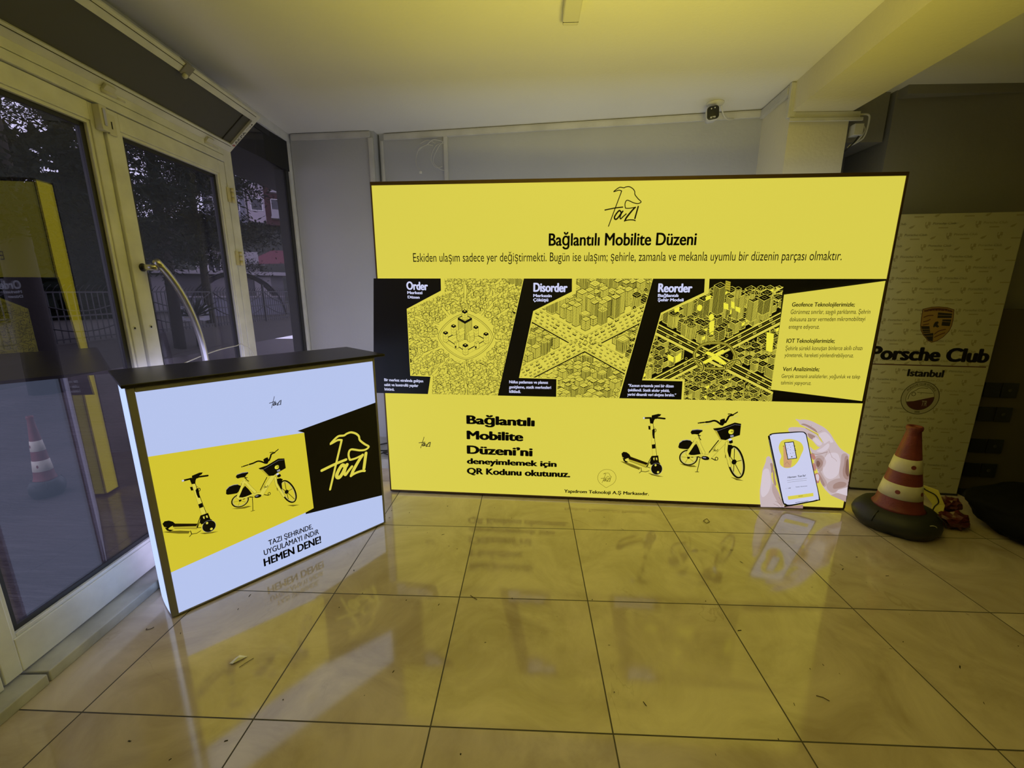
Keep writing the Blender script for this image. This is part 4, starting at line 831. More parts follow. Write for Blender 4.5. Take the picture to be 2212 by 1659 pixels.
A.poly([(2.694,0.0926),(2.849,0.1244),(2.854,0.1012),(2.702,0.0679)], 'yellow', L+11); A.text('Devam', [(2.762,0.0932),(2.788,0.0987),(2.761,0.0994)], 'black', L+12, 0.02)
A.stroke([(2.749,0.0502),(2.827,0.0668)], .0024, 'black', L+11)
A.build('hands_with_phone_picture', INK, sign)

# ---------------------------------------------------------------- the lit counter
CR_ = atan2(1.219-0.415, 0.640+0.038); CWD, CHT, CD = 1.051, 1.040, 0.29
ctr_ = thing('promotion_counter', 'white lit promotion counter with black top standing in front of the doors', 'counter', (-0.038, 0.415, 0), CR_)
f = MB()
f.box(0, 0.026, -0.003, 0.02, 0.012, CHT-0.002); f.box(CWD-0.012, CWD, -0.003, 0.02, 0.012, CHT-0.002); f.box(0.026, CWD-0.012, -0.003, 0.02, CHT-0.022, CHT-0.002); f.box(0.0, CWD, -0.003, 0.02, 0.006, 0.014)
f.box(0, 0.02, CD-0.014, CD, 0.012, CHT-0.002); f.box(CWD-0.02, CWD, CD-0.014, CD, 0.012, CHT-0.002); f.box(0, CWD, 0.02, CD, 0.004, 0.012)
f.build('frame', m_frame_grey, ctr_, 0.003)
for x in (0.06, CWD-0.06):
    for y in (0.05, CD-0.05): MB().lathe([(0.018, 0), (0.018, 0.006)], (x, y, 0), 14).build('foot', m_black, ctr_)
A = Art(); A.poly([(0.026, 0.014), (CWD-0.012, 0.014), (CWD-0.012, CHT-0.022), (0.026, CHT-0.022)], 'white'); A.build('front_fabric', INK, ctr_)
m_cside = ink('lit_white_edge_fabric', rgb(188, 208, 250), 1.1)
for x, sg in ((0.0, 1), (CWD, -1)):
    mb = MB(); n = 6
    prof = [(x-sg*0.006*sin(pi*i/n), 0.02+(CD-0.034)*i/n) for i in range(n+1)]
    mb.add([(a, b, 0.014) for a, b in prof]+[(a, b, CHT-0.003) for a, b in prof], [((i, n+1+i, n+2+i, i+1) if sg > 0 else (i, i+1, n+2+i, n+1+i)) for i in range(n)], True)
    mb.build('side_fabric', m_cside, ctr_)
MB().box(0.02, CWD-0.02, CD-0.006, CD-0.003, 0.014, CHT-0.003).build('back_fabric', ink('lit_unprinted_white_back', rgb(200, 200, 245), 2.0), ctr_)
MB().box(-0.012, CWD+0.062, -0.012, 0.445, CHT, CHT+0.014).build('counter_top', m_counter_top, ctr_, 0.002)
YC = [0]
A = Art(); A.poly([(0.026, [(0.0086,0.7501)][0][1])]+[(0.6325,0.6978)]+[(0.6384,0.2716),(0.5965,0.2636)]+[(0.026, [(0.0066,0.2175)][0][1])], 'signal', 4)
A.build('yellow_field', INK, ctr_)
A = Art(); A.poly([(0.6017,0.7145)]+[(CWD-0.012, [(1.042,0.7765)][0][1]), (CWD-0.012, [(1.044,0.1931)][0][1])]+[(0.5955,0.2543),(0.5958,0.2639),(0.6384,0.2716)]+[(0.6325,0.6978)], 'black', 4)
A.build('black_field', INK, ctr_)
A = Art(); q = [(0.7338,0.3444),(0.884,0.6372),(0.9749,0.5127),(0.7004,0.4682)]; sc = (q[1][1]-q[0][1])/([(1.546,2.001)][0][1]-LREF[1]); logo(A, q[0], sc, 'yellow', .0115, 30); A.build('hound_logo', INK, ctr_)
q = [(0.4973,0.8569),(0.4875,0.8792),(0.5403,0.8686)]; A = Art(); k_ = [(1.42,1.875),(1.612,1.873)]; logo(A, q[0], (q[2][0]-q[1][0])/(k_[1][0]-k_[0][0]), 'black', .0022, 30, True); A.build('script_logo', INK, ctr_)
# scooter and bicycle as on the sign
sr = [(1.84,0.2536),(1.813,0.6195),(1.604,0.3539)]; st2 = [(0.1832,0.3688),(0.1747,0.6195),(0.0297,0.449)]
ss = (st2[1][1]-st2[0][1])/(sr[1][1]-sr[0][1])
A = Art(); scooter(A, affine(sr, st2), ss, 30); A.build('scooter_picture', INK, ctr_)
br_ = [(2.038,0.3407),(2.329,0.3209),(2.287,0.527)]; bt = [(0.3149,0.4436),(0.5173,0.412),(0.4871,0.5558)]
bs = (bt[2][1]-bt[0][1])/(br_[2][1]-br_[0][1])
A = Art(); bicycle(A, affine(br_, bt), bs, 30); A.build('bicycle_picture', INK, ctr_)
A = Art()
A.text('TAZI ŞEHRiNDE,', [(0.4059,0.1613),(0.623,0.1572),(0.4044,0.1892)], 'black', 30, 0.022); A.text('UYGULAMAYI iNDiR', [(0.3801,0.1183),(0.6515,0.1133),(0.38,0.1477)], 'black', 30, 0.022); A.text('HEMEN DENE!', [(0.3734,0.0605),(0.6586,0.0568),(0.3734,0.1009)], 'black', 30, 0.045)
A.build('slogan_lettering', INK, ctr_)

# ---------------------------------------------------------------- club backdrop in the dark corner
BD_R = atan2(1.765-1.818, 4.333-3.850)
bd = thing('logo_backdrop', 'tall pale backdrop panel printed with a club crest, in the dark corner behind the cone', 'backdrop', (3.850, 1.818, 0), BD_R)
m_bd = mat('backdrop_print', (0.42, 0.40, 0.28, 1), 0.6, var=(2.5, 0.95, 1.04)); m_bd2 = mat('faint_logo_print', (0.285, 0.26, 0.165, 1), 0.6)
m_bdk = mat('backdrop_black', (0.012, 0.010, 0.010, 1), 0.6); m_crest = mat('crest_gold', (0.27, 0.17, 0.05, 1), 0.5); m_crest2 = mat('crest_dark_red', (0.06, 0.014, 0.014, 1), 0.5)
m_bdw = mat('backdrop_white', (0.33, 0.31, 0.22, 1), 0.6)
BM = {'g': m_bd, 'f': m_bd2, 'k': m_bdk, 'c': m_crest, 'r': m_crest2, 'w': m_bdw}
BW0, BW1, BHT = -0.30, 0.705, 1.888
MB().box(BW0, BW1, 0.0, 0.03, 0.0, BHT).build('panel', m_bd, bd, 0.003)
MB().box(BW0-0.004, BW1+0.004, -0.004, 0.034, 0.0, 0.014).build('base_rail', m_black, bd)
for x in (0.0, 0.55): MB().box(x-0.02, x+0.02, -0.002, 0.10, 0, 0.02).build('foot', m_black, bd)
def shield(c, w_, h_): return [(c[0]-w_*.5, c[1]+h_*.42), (c[0]-w_*.25, c[1]+h_*.47), (c[0], c[1]+h_*.49), (c[0]+w_*.25, c[1]+h_*.47), (c[0]+w_*.5, c[1]+h_*.42), (c[0]+w_*.48, c[1]+h_*.05), (c[0]+w_*.36, c[1]-h_*.25), (c[0]+w_*.12, c[1]-h_*.46), (c[0], c[1]-h_*.5), (c[0]-w_*.12, c[1]-h_*.46), (c[0]-w_*.36, c[1]-h_*.25), (c[0]-w_*.48, c[1]+h_*.05)]
A = Art(); g0 = [(0.1751,1.819),(0.4529,1.816),(0.3059,1.75),(0.188,1.752),(0.2026,1.821),(0.3308,1.819),(0.1994,1.838)]
du = g0[1][0]-g0[0][0]; dv = g0[0][1]-g0[3][1]; tx = g0[4][0]-g0[0][0]; tw = g0[5][0]-g0[4][0]; th = (g0[6][1]-g0[4][1])
i0 = -3
row = -1; v = g0[0][1]+dv
while v > 0.04:
    offs = g0[0][0]+(0 if row % 2 == 0 else g0[2][0]-g0[0][0])-3*du
    while offs < BW1+.2:
        u = offs; offs += du
        for piece in range(4):
            if piece == 0 and BW0+.02 < u < BW1-.02 and v < BHT-.025:
                s_ = shield((u, v), .030, .042); A.poly(s_, 'f', 1); A.poly([s_[2], s_[1], (u-.012, v+.002), (u, v+.003)], 'g', 2); A.poly([(u+.002, v-.001), (u+.012, v-.001), (u+.009, v-.010), (u+.002, v-.016)], 'g', 2)
            if piece == 1 and BW0+.01 < u+tx and u+tx+tw < BW1 and v+th < BHT: A.text('Porsche Club', [(u+tx, v+.003), (u+tx+tw, v+.003), (u+tx, v+.003+th*.8)], 'f', 1, .02, .15)
            if piece == 2 and BW0+.01 < u+tx+tw*.28 and u+tx+tw*.7 < BW1: A.poly([(u+tx+tw*.28, v-.020), (u+tx+tw*.7, v-.020), (u+tx+tw*.7, v-.013), (u+tx+tw*.28, v-.013)], 'f', 1)
            if piece == 3 and BW0+.01 < u+tx+tw*1.12 and u+tx+tw*1.45 < BW1: A.poly([(u+tx+tw*1.14, v-.016), (u+tx+tw*1.24, v-.020), (u+tx+tw*1.34, v-.013), (u+tx+tw*1.42, v+.004), (u+tx+tw*1.30, v-.003), (u+tx+tw*1.22, v-.006)], 'f', 1)
    v -= dv; row += 1
A.build('small_logo_pattern', BM, bd)
A = Art(); A.text('Porsche Club', [(-0.0107,0.9614),(0.6941,0.9554),(-0.0252,1.047)], 'k', 8, .06, .012); A.poly([(-0.009,0.9298),(0.6877,0.9271),(0.6892,0.9203),(-0.0078,0.9228)], 'r', 8)
A.build('club_lettering', BM, bd)
A = Art(); A.text('Istanbul', [(0.2362,0.8501),(0.4548,0.8481),(0.2311,0.8966)], 'k', 8, .05, .012); A.build('city_lettering', BM, bd)
A = Art()
cr_ = [(0.2481,1.297),(0.2959,1.311),(0.3372,1.313),(0.3838,1.309),(0.4279,1.295),(0.4339,1.242),(0.4351,1.195),(0.4269,1.157),(0.401,1.118),(0.3683,1.091),(0.3406,1.081),(0.317,1.093),(0.2851,1.126),(0.2639,1.159),(0.2545,1.192),(0.2506,1.24)]
A.poly(cr_, 'c', 8); A.stroke(cr_, .004, 'r', 10, closed=True)
A.poly([(0.2576,1.292),(0.2975,1.302),(0.3387,1.305),(0.3853,1.301),(0.4211,1.288),(0.4223,1.278),(0.3843,1.286),(0.3419,1.29),(0.3004,1.287),(0.2598,1.28)], 'r', 9); A.text('PORSCHE', [(0.264,1.285),(0.4133,1.286),(0.2619,1.295)], 'c', 10, .02)
A.poly([(0.3401,1.277),(0.4228,1.27),(0.4243,1.242),(0.3431,1.241)], 'k', 9); A.poly([(0.3742,1.232),(0.425,1.232),(0.4246,1.189),(0.3759,1.192)], 'k', 9); A.poly([(0.2586,1.187),(0.3072,1.187),(0.3204,1.145),(0.2802,1.14)], 'k', 9); A.poly([(0.2812,1.135),(0.339,1.143),(0.346,1.086),(0.3213,1.093)], 'k', 9)
for q in ([(0.3392,1.26),(0.4242,1.257)], [(0.3724,1.22),(0.4266,1.216)], [(0.2638,1.166),(0.3133,1.167)], [(0.2742,1.15),(0.3198,1.155)], [(0.2903,1.121),(0.3385,1.124)]): A.stroke(q, .003, 'c', 11)
for q in ([(0.2645,1.245),(0.2856,1.255),(0.3145,1.258)], [(0.2678,1.216),(0.288,1.221),(0.303,1.231)], [(0.2698,1.195),(0.3001,1.202)], [(0.3467,1.136),(0.3682,1.156),(0.4036,1.168)], [(0.3509,1.115),(0.3771,1.132),(0.4042,1.145)]): A.stroke(q, .006, 'r', 10, smooth=3)
A.poly([(0.3046,1.233),(0.3696,1.234),(0.3756,1.203),(0.3717,1.17),(0.3524,1.151),(0.328,1.167),(0.3115,1.198)], 'c', 12); A.poly([(0.329,1.184),(0.33,1.2),(0.3356,1.215),(0.3494,1.22),(0.3575,1.21),(0.351,1.201),(0.3647,1.184),(0.3552,1.179),(0.3412,1.186),(0.3342,1.179)], 'k', 13)
A.build('club_crest', BM, bd)
A = Art(); q = [(0.3447,0.6997),(0.4639,0.7045),(0.3232,0.8127),(0.2645,0.6965),(0.4315,0.7032),(0.2966,0.6978)]; rx = (q[1][0]-q[3][0])*.47+.01; c = q[0]; R1 = abs(q[2][1]-c[1])
R1 = (R1+abs(q[1][0]-c[0]))/2
A.ell(c, R1, R1, 0, 'k', 6, 48); A.ell(c, R1*.965, R1*.965, 0, 'w', 7, 48); A.ell(c, R1*.74, R1*.74, 0, 'k', 8, 44); A.ell(c, R1*.72, R1*.72, 0, 'g', 9, 44)
arc_ = [(c[0]+R1*.72*cos(radians(t)), c[1]+R1*.72*sin(radians(t))) for t in range(-160, 16, 8)]
A.poly(arc_+[(c[0]+R1*.3, c[1]-R1*.02), (c[0]-R1*.3, c[1]-R1*.2)], 'r', 10)
A.text('TR', [(c[0]+R1*.12, c[1]-R1*.48), (c[0]+R1*.42, c[1]-R1*.48), (c[0]+R1*.12, c[1]-R1*.16)], 'w', 11, .0, .06)
A.ring((c[0]-R1*.37, c[1]+R1*.22), R1*.10, R1*.10, 0, R1*.03, 'k', 11); A.stroke([(c[0]-R1*.2, c[1]+R1*.33), (c[0]+R1*.6, c[1]+R1*.30)], R1*.025, 'k', 11)
A.stroke([(c[0]-R1*.62, c[1]-R1*.1), (c[0]-R1*.55, c[1]+R1*.25), (c[0]-R1*.3, c[1]+R1*.45), (c[0]-R1*.1, c[1]+R1*.6), (c[0]+R1*.3, c[1]+R1*.6)], R1*.03, 'k', 11, smooth=4)
A.stroke([(c[0]-R1*.5, c[1]-R1*.05), (c[0]+R1*.1, c[1]+R1*.02)], R1*.015, 'f', 11); A.stroke([(c[0]+.0, c[1]+R1*.32), (c[0]+.0, c[1]+R1*.22)], R1*.02, 'k', 11)
for k, (word, a0, a1, rr) in enumerate((('PORSCHE CLUB ISTANBUL', 150, 30, .79),)):
    vs_, fs_ = glyphs(word, .01); x0 = min(p[0] for p in vs_); x1 = max(p[0] for p in vs_)
    A.raw([(c[0]+R1*(rr+.11*y/CAP)*cos(radians(a0+(a1-a0)*(x-x0)/(x1-x0))), c[1]+R1*(rr+.11*y/CAP)*sin(radians(a0+(a1-a0)*(x-x0)/(x1-x0)))) for x, y in vs_], fs_, 'k', 11)
A.text('2008', [(c[0]-R1*.14, c[1]-R1*.90), (c[0]+R1*.14, c[1]-R1*.90), (c[0]-R1*.14, c[1]-R1*.80)], 'k', 11, .02)
A.build('round_emblem', BM, bd)

# ---------------------------------------------------------------- traffic cones
def cone(label, loc, tilt, white, base_r=0.218):
    t = thing('traffic_cone', label, 'traffic cone', loc); t.rotation_euler = tilt
    b = MB(); n = 8
    prof = [(.80, 0.0), (.88, 0.012), (.985, 0.045), (1.0, 0.065), (.97, 0.088), (.86, 0.118), (.74, 0.130), (.4, 0.132)]
    vs, fs = [], []
    for i in range(24):
        a = 2*pi*i/24+.2; k = base_r*(1.0+0.035*cos(4*a)+0.012*cos(7*a+1))
        for r_, z in prof: vs.append((r_*k*cos(a), r_*k*sin(a), z+0.004*sin(3*a)*r_*(z > .02)))
    P = len(prof)
    for i in range(24):
        for j in range(P-1): k = (i+1) % 24; fs.append((i*P+j, k*P+j, k*P+j+1, i*P+j+1))
    fs.append(tuple(i*P for i in range(23, -1, -1))); fs.append(tuple(i*P+P-1 for i in range(24)))
    bo = b.add(vs, fs, True).build('rubber_base', m_tire, t)
    lg = MB(); lg.tube([(0.026*cos(2*pi*i/18)+.03, -base_r*.905-.002*0, 0.098+0.013*sin(2*pi*i/18)) for i in range(19)], 0.0022, 6)
    lg.build('moulded_mark', m_cone_w if white else m_tire, bo)
    for a in (1.2, 3.5, 5.6): MB().tube([(base_r*.80*cos(a), base_r*.80*sin(a), .127), (base_r*.95*cos(a), base_r*.95*sin(a), .095), (base_r*1.01*cos(a), base_r*1.01*sin(a), .066)], 0.004, 6).build('moulded_rib', m_tire, bo)
    def R(z): return 0.116-(z-0.13)*0.172
    zs = [0.128, 0.14, 0.205, 0.30, 0.36, 0.44, 0.56, 0.622]
    prof = [(0.130, 0.128), (0.121, 0.140)]+[(R(z), z) for z in (0.16, 0.2, 0.26, 0.32, 0.38, 0.44, 0.50, 0.54, 0.58, 0.612)]+[(0.038, 0.616), (0.040, 0.632), (0.036, 0.640), (0.026, 0.640), (0.024, 0.60)]
    co = MB().lathe(prof, (0, 0, 0), 40).build('cone_body', m_cone, t)
    for z0, z1, dots in ((0.205, 0.292, (-2.45, -1.15)), (0.365, 0.447, (-1.85,))):
        bd_ = MB().lathe([(R(z0)-.002, z0), (R(z0)+.0022, z0+.001), (R(z1)+.0022, z1-.001), (R(z1)-.002, z1)], (0, 0, 0), 40).build('reflective_band', m_cone_w, co)
        for a in dots:
            z = (z0+z1)/2; k = R(z)+.003; d = MB(); cx, cy = cos(a), sin(a); vs = []
            for i in range(14):
                q = 2*pi*i/14; aa = a+0.0125*cos(q)/k; zz = z+0.0125*sin(q); kk = R(zz)+.0034; vs.append((kk*cos(aa), kk*sin(aa), zz))
            d.add(vs, [tuple(range(14))]).build('round_mark', m_cone, bd_)
    return t
cone('red and white traffic cone on a black rubber base beside the large lit sign', (3.785, 1.335, 0), (0, 0, 0), True)
cone('pale traffic cone standing outside on the paving, seen through the left door', (-2.10, 1.68, -0.1), (0, 0, 0), False, 0.2).scale = (0.52, 0.52, 0.96)

# ---------------------------------------------------------------- dark heap at the right edge
def blob(mb, c, r, seed, amp, sub=4, fl=0.0):
    bm = bmesh.new(); bmesh.ops.create_icosphere(bm, subdivisions=sub, radius=1)
    for v in bm.verts:
        p = v.co.copy(); k = 1+amp*noise.noise(p*1.6+Vector((seed, 0, 0)))+amp*.45*noise.noise(p*4+Vector((0, seed, 0)))
        q = Vector((p.x*r[0], p.y*r[1], p.z*r[2]))*k; q.z = max(q.z, fl-c[2]); v.co = q+Vector(c)
    bm.verts.index_update()
    mb.add([v.co[:] for v in bm.verts], [tuple(v.index for v in f.verts) for f in bm.faces], True); bm.free()
bag = thing('cloth_bundle', 'black cloth-covered bundle on the floor at the right edge, beyond the cone', 'bundle', (4.57, 1.25, 0))
mb = MB(); blob(mb, (0.00, 0.0, 0.12), (0.36, 0.30, 0.15), 3.1, .16); blob(mb, (0.38, -0.12, 0.10), (0.36, 0.32, 0.14), 9.4, .16); mb.build('cloth_cover', m_bag, bag)
MB().slab([(0.02, -0.40, 0.006), (0.10, -0.42, 0.004), (0.11, -0.375, 0.012), (0.03, -0.37, 0.016)], 0.001).build('foil_scrap', m_steel, bag)
rb = thing('crumpled_plastic_bag', 'crumpled red plastic bag with a pale yellow corner between cone and black bundle', 'plastic bag', (4.115, 1.325, 0))
def crumple(mb, c, r, seed):
    bm = bmesh.new(); bmesh.ops.create_icosphere(bm, subdivisions=3, radius=1)
    rnd_ = random.Random(seed)
    for v in bm.verts:
        k = rnd_.uniform(.72, 1.12); q = Vector((v.co.x*r[0], v.co.y*r[1], v.co.z*r[2]))*k; q.z = max(q.z, -c[2]); v.co = q+Vector(c)
    bm.verts.index_update(); mb.add([v.co[:] for v in bm.verts], [tuple(v.index for v in f.verts) for f in bm.faces]); bm.free()
mb = MB(); crumple(mb, (0.0, -0.01, 0.055), (0.085, 0.07, 0.055), 4); crumple(mb, (0.03, 0.06, 0.12), (0.055, 0.05, 0.05), 8); mb.build('red_bag', m_red, rb)
ye = [(-0.135, 0.13, 0.225), (-0.05, 0.07, 0.205), (-0.02, 0.04, 0.12), (-0.045, 0.02, 0.01), (-0.085, 0.05, 0.01), (-0.065, 0.07, 0.11)]
MB().add(ye+[(x+.004, y+.006, z) for x, y, z in ye], [(0,1,2,5), (5,2,3,4), (6,11,8,7), (11,10,9,8)]+[(i, i+6, (i+1) % 6+6, (i+1) % 6) for i in range(6)]).build('yellow_sheet', m_yel, rb)
MB().tube(crom([(-0.137, 0.127, 0.228), (-0.10, 0.095, 0.195), (-0.065, 0.065, 0.175), (-0.052, 0.05, 0.135), (-0.07, 0.052, 0.10), (-0.082, 0.047, 0.03)], 4), 0.0035, 6).build('dark_edge_line', m_black, rb)
# picture rack and green bin in the dark
rk = thing('picture_rack', 'dim display stand with pairs of small framed pictures right of the backdrop', 'display stand', (4.595, 1.80, 0), -0.10)
m_rack = mat('dim_rack_board', (0.085, 0.07, 0.045, 1), 0.7); m_pic = mat('dark_picture', (0.018, 0.018, 0.02, 1), 0.4); m_pic2 = mat('pale_figure', (0.05, 0.05, 0.05, 1), 0.5)
MB().box(0.0, 0.42, 0.0, 0.025, 0.0, 1.30).build('board', m_rack, rk, 0.004); MB().box(0.0, 0.42, -0.12, 0.14, 0.0, 0.03).build('foot', m_black, rk)
for z in (0.13, 0.31, 0.54, 0.71):
    for i in range(2):
        x = 0.015+i*0.105; p_ = MB().box(x, x+0.093, -0.012, 0.0, z, z+0.10).build('picture', m_pic, rk, 0.002)
        if i: MB().lathe([(0.012, -0.0125), (0.010, -0.0135)], (x+.045, 0, z+.052), 10, 'y').build('motif', m_pic2, p_)
gb = thing('green_bin', 'dark green bin barely visible at the right edge behind the black bundle', 'bin', (5.35, 1.50, 0))
m_green = mat('dark_green_plastic', (0.018, 0.10, 0.02, 1), 0.5)
MB().lathe([(0.15, 0), (0.16, 0.01), (0.19, 0.50), (0.185, 0.505), (0.15, 0.03)], (0, 0, 0), 28).build('bin_body', m_green, gb); MB().lathe([(0.188, 0.49), (0.200, 0.495), (0.200, 0.515), (0.186, 0.518)], (0, 0, 0), 28).build('rim', m_green, gb)

# ---------------------------------------------------------------- ceiling and wall fittings
lf = thing('batten_light', 'unlit white batten luminaire on the ceiling at the top edge of the photo', 'ceiling light', (1.687, 1.145, H))
MB().box(-0.037, 0.037, -1.22, -0.03, -0.058, 0).build('housing', m_plastic, lf, 0.006); MB().box(-0.035, 0.035, -0.029, 0.0, -0.056, 0).build('end_cap', m_plastic, lf, 0.006); MB().box(-0.0355, 0.0355, -0.0305, -0.0285, -0.0565, -0.001).build('cap_joint', m_black, lf)
cc_ = thing('security_camera', 'small white security camera with black face hanging from the ceiling', 'security camera', (2.755, 2.121, H))
MB().lathe([(0.056, 0), (0.056, -0.006), (0.050, -0.014), (0.022, -0.020), (0.018, -0.030)], (0, 0, 0), 28).build('mount_plate', m_plastic, cc_)
for a in (0.5, 2.4, 4.4): MB().lathe([(0.005, -0.0075), (0.003, -0.0155)], (0.040*cos(a), 0.040*sin(a), 0), 8).build('screw', m_black, cc_)
MB().tube([(0, 0, -0.018), (0.002, -0.004, -0.045), (0.006, -0.022, -0.060)], 0.015, 12).build('swivel_arm', m_plastic, cc_)
def rounded(w_, h_, r_, n=6):
    o = []
    for cx, cy, a0 in ((w_/2-r_, h_/2-r_, 0), (-w_/2+r_, h_/2-r_, pi/2), (-w_/2+r_, -h_/2+r_, pi), (w_/2-r_, -h_/2+r_, 1.5*pi)):
        for i in range(n+1): o.append((cx+r_*cos(a0+pi/2*i/n), cy+r_*sin(a0+pi/2*i/n)))
    return o
def loft(mb, secs):          # sections: (y, outline)
    n = len(secs[0][1]); vs = [(x, y, z) for y, o in secs for x, z in o]; fs = []
    for k in range(len(secs)-1):
        for i in range(n): j = (i+1) % n; fs.append((k*n+i, k*n+j, (k+1)*n+j, (k+1)*n+i))
    fs.append(tuple(range(n-1, -1, -1))); fs.append(tuple((len(secs)-1)*n+i for i in range(n)))
    return mb.add(vs, fs, True)
body = loft(MB(), [(0.075, rounded(.05, .055, .02)), (0.06, rounded(.07, .075, .022)), (-0.05, rounded(.078, .084, .022)), (-0.058, rounded(.074, .080, .02))]).build('camera_body', m_plastic, cc_)
body.location = (-0.030, -0.035, -0.086); body.rotation_euler = (radians(7), radians(-6), radians(-14))
loft(MB(), [(-0.050, rounded(.074, .080, .02)), (-0.062, rounded(.072, .078, .02)), (-0.064, rounded(.066, .072, .018))]).build('black_face', m_black, body)
m_led = mat('led_lens', (0.75, 0.75, 0.70, 1), 0.15)
for x, z, r_ in ((-.010, .024, .0045), (.011, .026, .0045), (-.012, -.026, .0055), (.0, -.024, .004), (.010, -.026, .005)): MB().lathe([(r_, -0.0642), (r_*.7, -0.0662)], (x, 0, z), 12, 'y').build('led', m_led, body)
tag(MB().tube(crom([(2.795, 2.128, 2.645), (2.83, 2.16, 2.60), (2.88, 2.21, 2.583), (2.93, 2.24, 2.59), (2.955, 2.262, 2.605)], 6), 0.0045, 8).build('camera_cable', m_plastic), 'short white cable drooping from the security camera to the trunking', 'cable')

def along(a, b, off0, off1):             # footprint of a strip on a wall running a->b, projecting into the room
    d = Vector((b[0]-a[0], b[1]-a[1])).normalized(); n = Vector((d.y, -d.x))
    return [(a[0]+n.x*off0, a[1]+n.y*off0), (a[0]+n.x*off1, a[1]+n.y*off1), (b[0]+n.x*off1, b[1]+n.y*off1), (b[0]+n.x*off0, b[1]+n.y*off0)]
def trunk(name, label, a, b, z0, z1, dp=0.022, lid=True):
    t = thing(name, label, 'cable trunking', (a[0], a[1], z0))
    q = along((0, 0), (b[0]-a[0], b[1]-a[1]), 0.0, dp); MB().prism(q, 0, z1-z0).build('channel', m_trunk, t, 0.002)
    if lid:
        q2 = along((0, 0), (b[0]-a[0], b[1]-a[1]), dp-.001, dp+.003); MB().prism(q2, (z1-z0)*.12, (z1-z0)*.80).build('lid', m_trunk, t, 0.0015)
    return t
wall_a, wall_b = (0.279, 2.623), (3.142, 2.244)
trunk('cable_trunking', 'long pale cable trunking along the top of the back wall above the large sign', (0.33, 2.6163), (3.14, 2.2443), 2.598, 2.643)
trunk('cable_trunking', 'pale trunking along the ceiling above the grey wall section by the side window', (-0.43, 2.6015), (0.235, 2.553), 2.600, 2.645)
def vtrunk(label, c, d, wd, z0, z1, dp=0.02):
    t = thing('cable_trunking', label, 'cable trunking', (c[0], c[1], z0)); n = Vector((d[1], -d[0])).normalized(); d = Vector(d).normalized()
    def strip(w0, w1, p0, p1): return [(d.x*w0+n.x*p0, d.y*w0+n.y*p0), (d.x*w0+n.x*p1, d.y*w0+n.y*p1), (d.x*w1+n.x*p1, d.y*w1+n.y*p1), (d.x*w1+n.x*p0, d.y*w1+n.y*p0)]
    MB().prism(strip(-wd/2, wd/2, 0, dp), 0, z1-z0).build('channel', m_trunk, t, 0.002); MB().prism(strip(-wd*.3, wd*.36, dp-.001, dp+.003), 0.004, z1-z0-.004).build('lid', m_trunk, t, 0.001)
dW = (2.863, -0.379)
vtrunk('upright pale trunking at the fold of the grey wall, left of the sign top', (0.236, 2.5525), (0.694, -0.049), 0.036, 0.08, 2.598)
vtrunk('thin upright trunking just right of the dark wall fold', (0.305, 2.6198), dW, 0.022, 0.08, 2.596, 0.016)
vtrunk('short upright trunking in the middle of the back wall beside the loose wires', (0.841, 2.5485), dW, 0.033, 1.2, 2.600)
t = thing('cable_trunking', 'pale trunking running back along the ceiling on the left flank of the pillar', 'cable trunking', (3.142, 2.238, 2.59))
MB().prism([(0, 0), (-0.024, 0), (-0.050, -0.372), (-0.026, -0.372)], 0, 0.052).build('channel', m_trunk, t, 0.002); MB().prism([(-.023, -.004), (-.027, -.004), (-.053, -.368), (-.049, -.368)], 0.006, 0.038).build('lid', m_trunk, t, 0.001)
t = thing('cable_trunking', 'upright trunking on the beam end above the pillar corner', 'cable trunking', (3.094, 1.852, 2.452))
MB().box(-0.004, 0.040, -0.020, 0.006, 0.0, 0.193).build('channel', m_trunk, t, 0.002); MB().box(0.004, 0.034, -0.023, -0.019, 0.004, 0.188).build('lid', m_trunk, t, 0.001)
t = thing('cable_trunking', 'level trunking across the pillar just below the beam', 'cable trunking', (3.10, 1.86, 2.43))
MB().box(0.03, 0.425, -0.026, 0.0, 0.018, 0.054).build('channel', m_trunk, t, 0.002); MB().box(0.0, 0.44, -0.034, -0.022, 0.0, 0.018).build('lower_rail', m_trunk, t, 0.001)
jb = thing('junction_box', 'small pale junction box with loose cables at the right of the pillar top', 'junction box', (3.50, 1.85, 2.35))
MB().box(0.0, 0.055, -0.02, 0.03, 0.0, 0.065).build('box_body', m_trunk, jb, 0.003)
for i, pp in enumerate(([(.03, .0, .12), (.075, -.01, .115), (.085, -.01, .08), (.08, 0, .0), (.05, .01, -.03), (.01, .02, -.05)], [(.05, 0, .07), (.07, -.01, .03), (.04, .0, -.03), (.0, .02, -.06)], [(.045, 0, .0), (.02, .0, -.04), (-.01, .03, -.08)])):
    MB().tube(crom(pp, 5), 0.006 if i == 0 else 0.004, 8).build('cable', m_trunk if i != 2 else m_cable, jb)
# loose wires on the back wall
wr = thing('loose_wires', 'tangle of thin grey wires hanging from the trunking on the back wall', 'wires', (0.80, 2.53, 2.50))
for k, pp in enumerate(([(.025, .0, .06), (-.05, -.02, .07), (-.11, -.02, .03), (-.17, -.01, .01), (-.20, 0, -.06), (-.195, -.01, -.11), (-.16, -.02, -.16)], [(.03, 0, .05), (-.03, -.015, .03), (-.07, -.02, -.04), (-.07, -.02, -.09), (-.04, -.01, -.13), (.01, 0, -.12)],
                        [(.025, 0, .06), (-.01, -.02, .02), (-.05, -.02, -.05), (-.055, -.02, -.10), (-.01, -.01, -.14), (.03, .0, -.15)], [(-.04, 0, .05), (-.10, -.01, .07), (-.16, -.01, .045)], [(-.06, 0, .035), (-.12, -.01, .035), (-.18, -.005, -.005)])):
    MB().tube(crom(pp, 6), 0.0028, 6).build('wire', m_cable_w, wr)
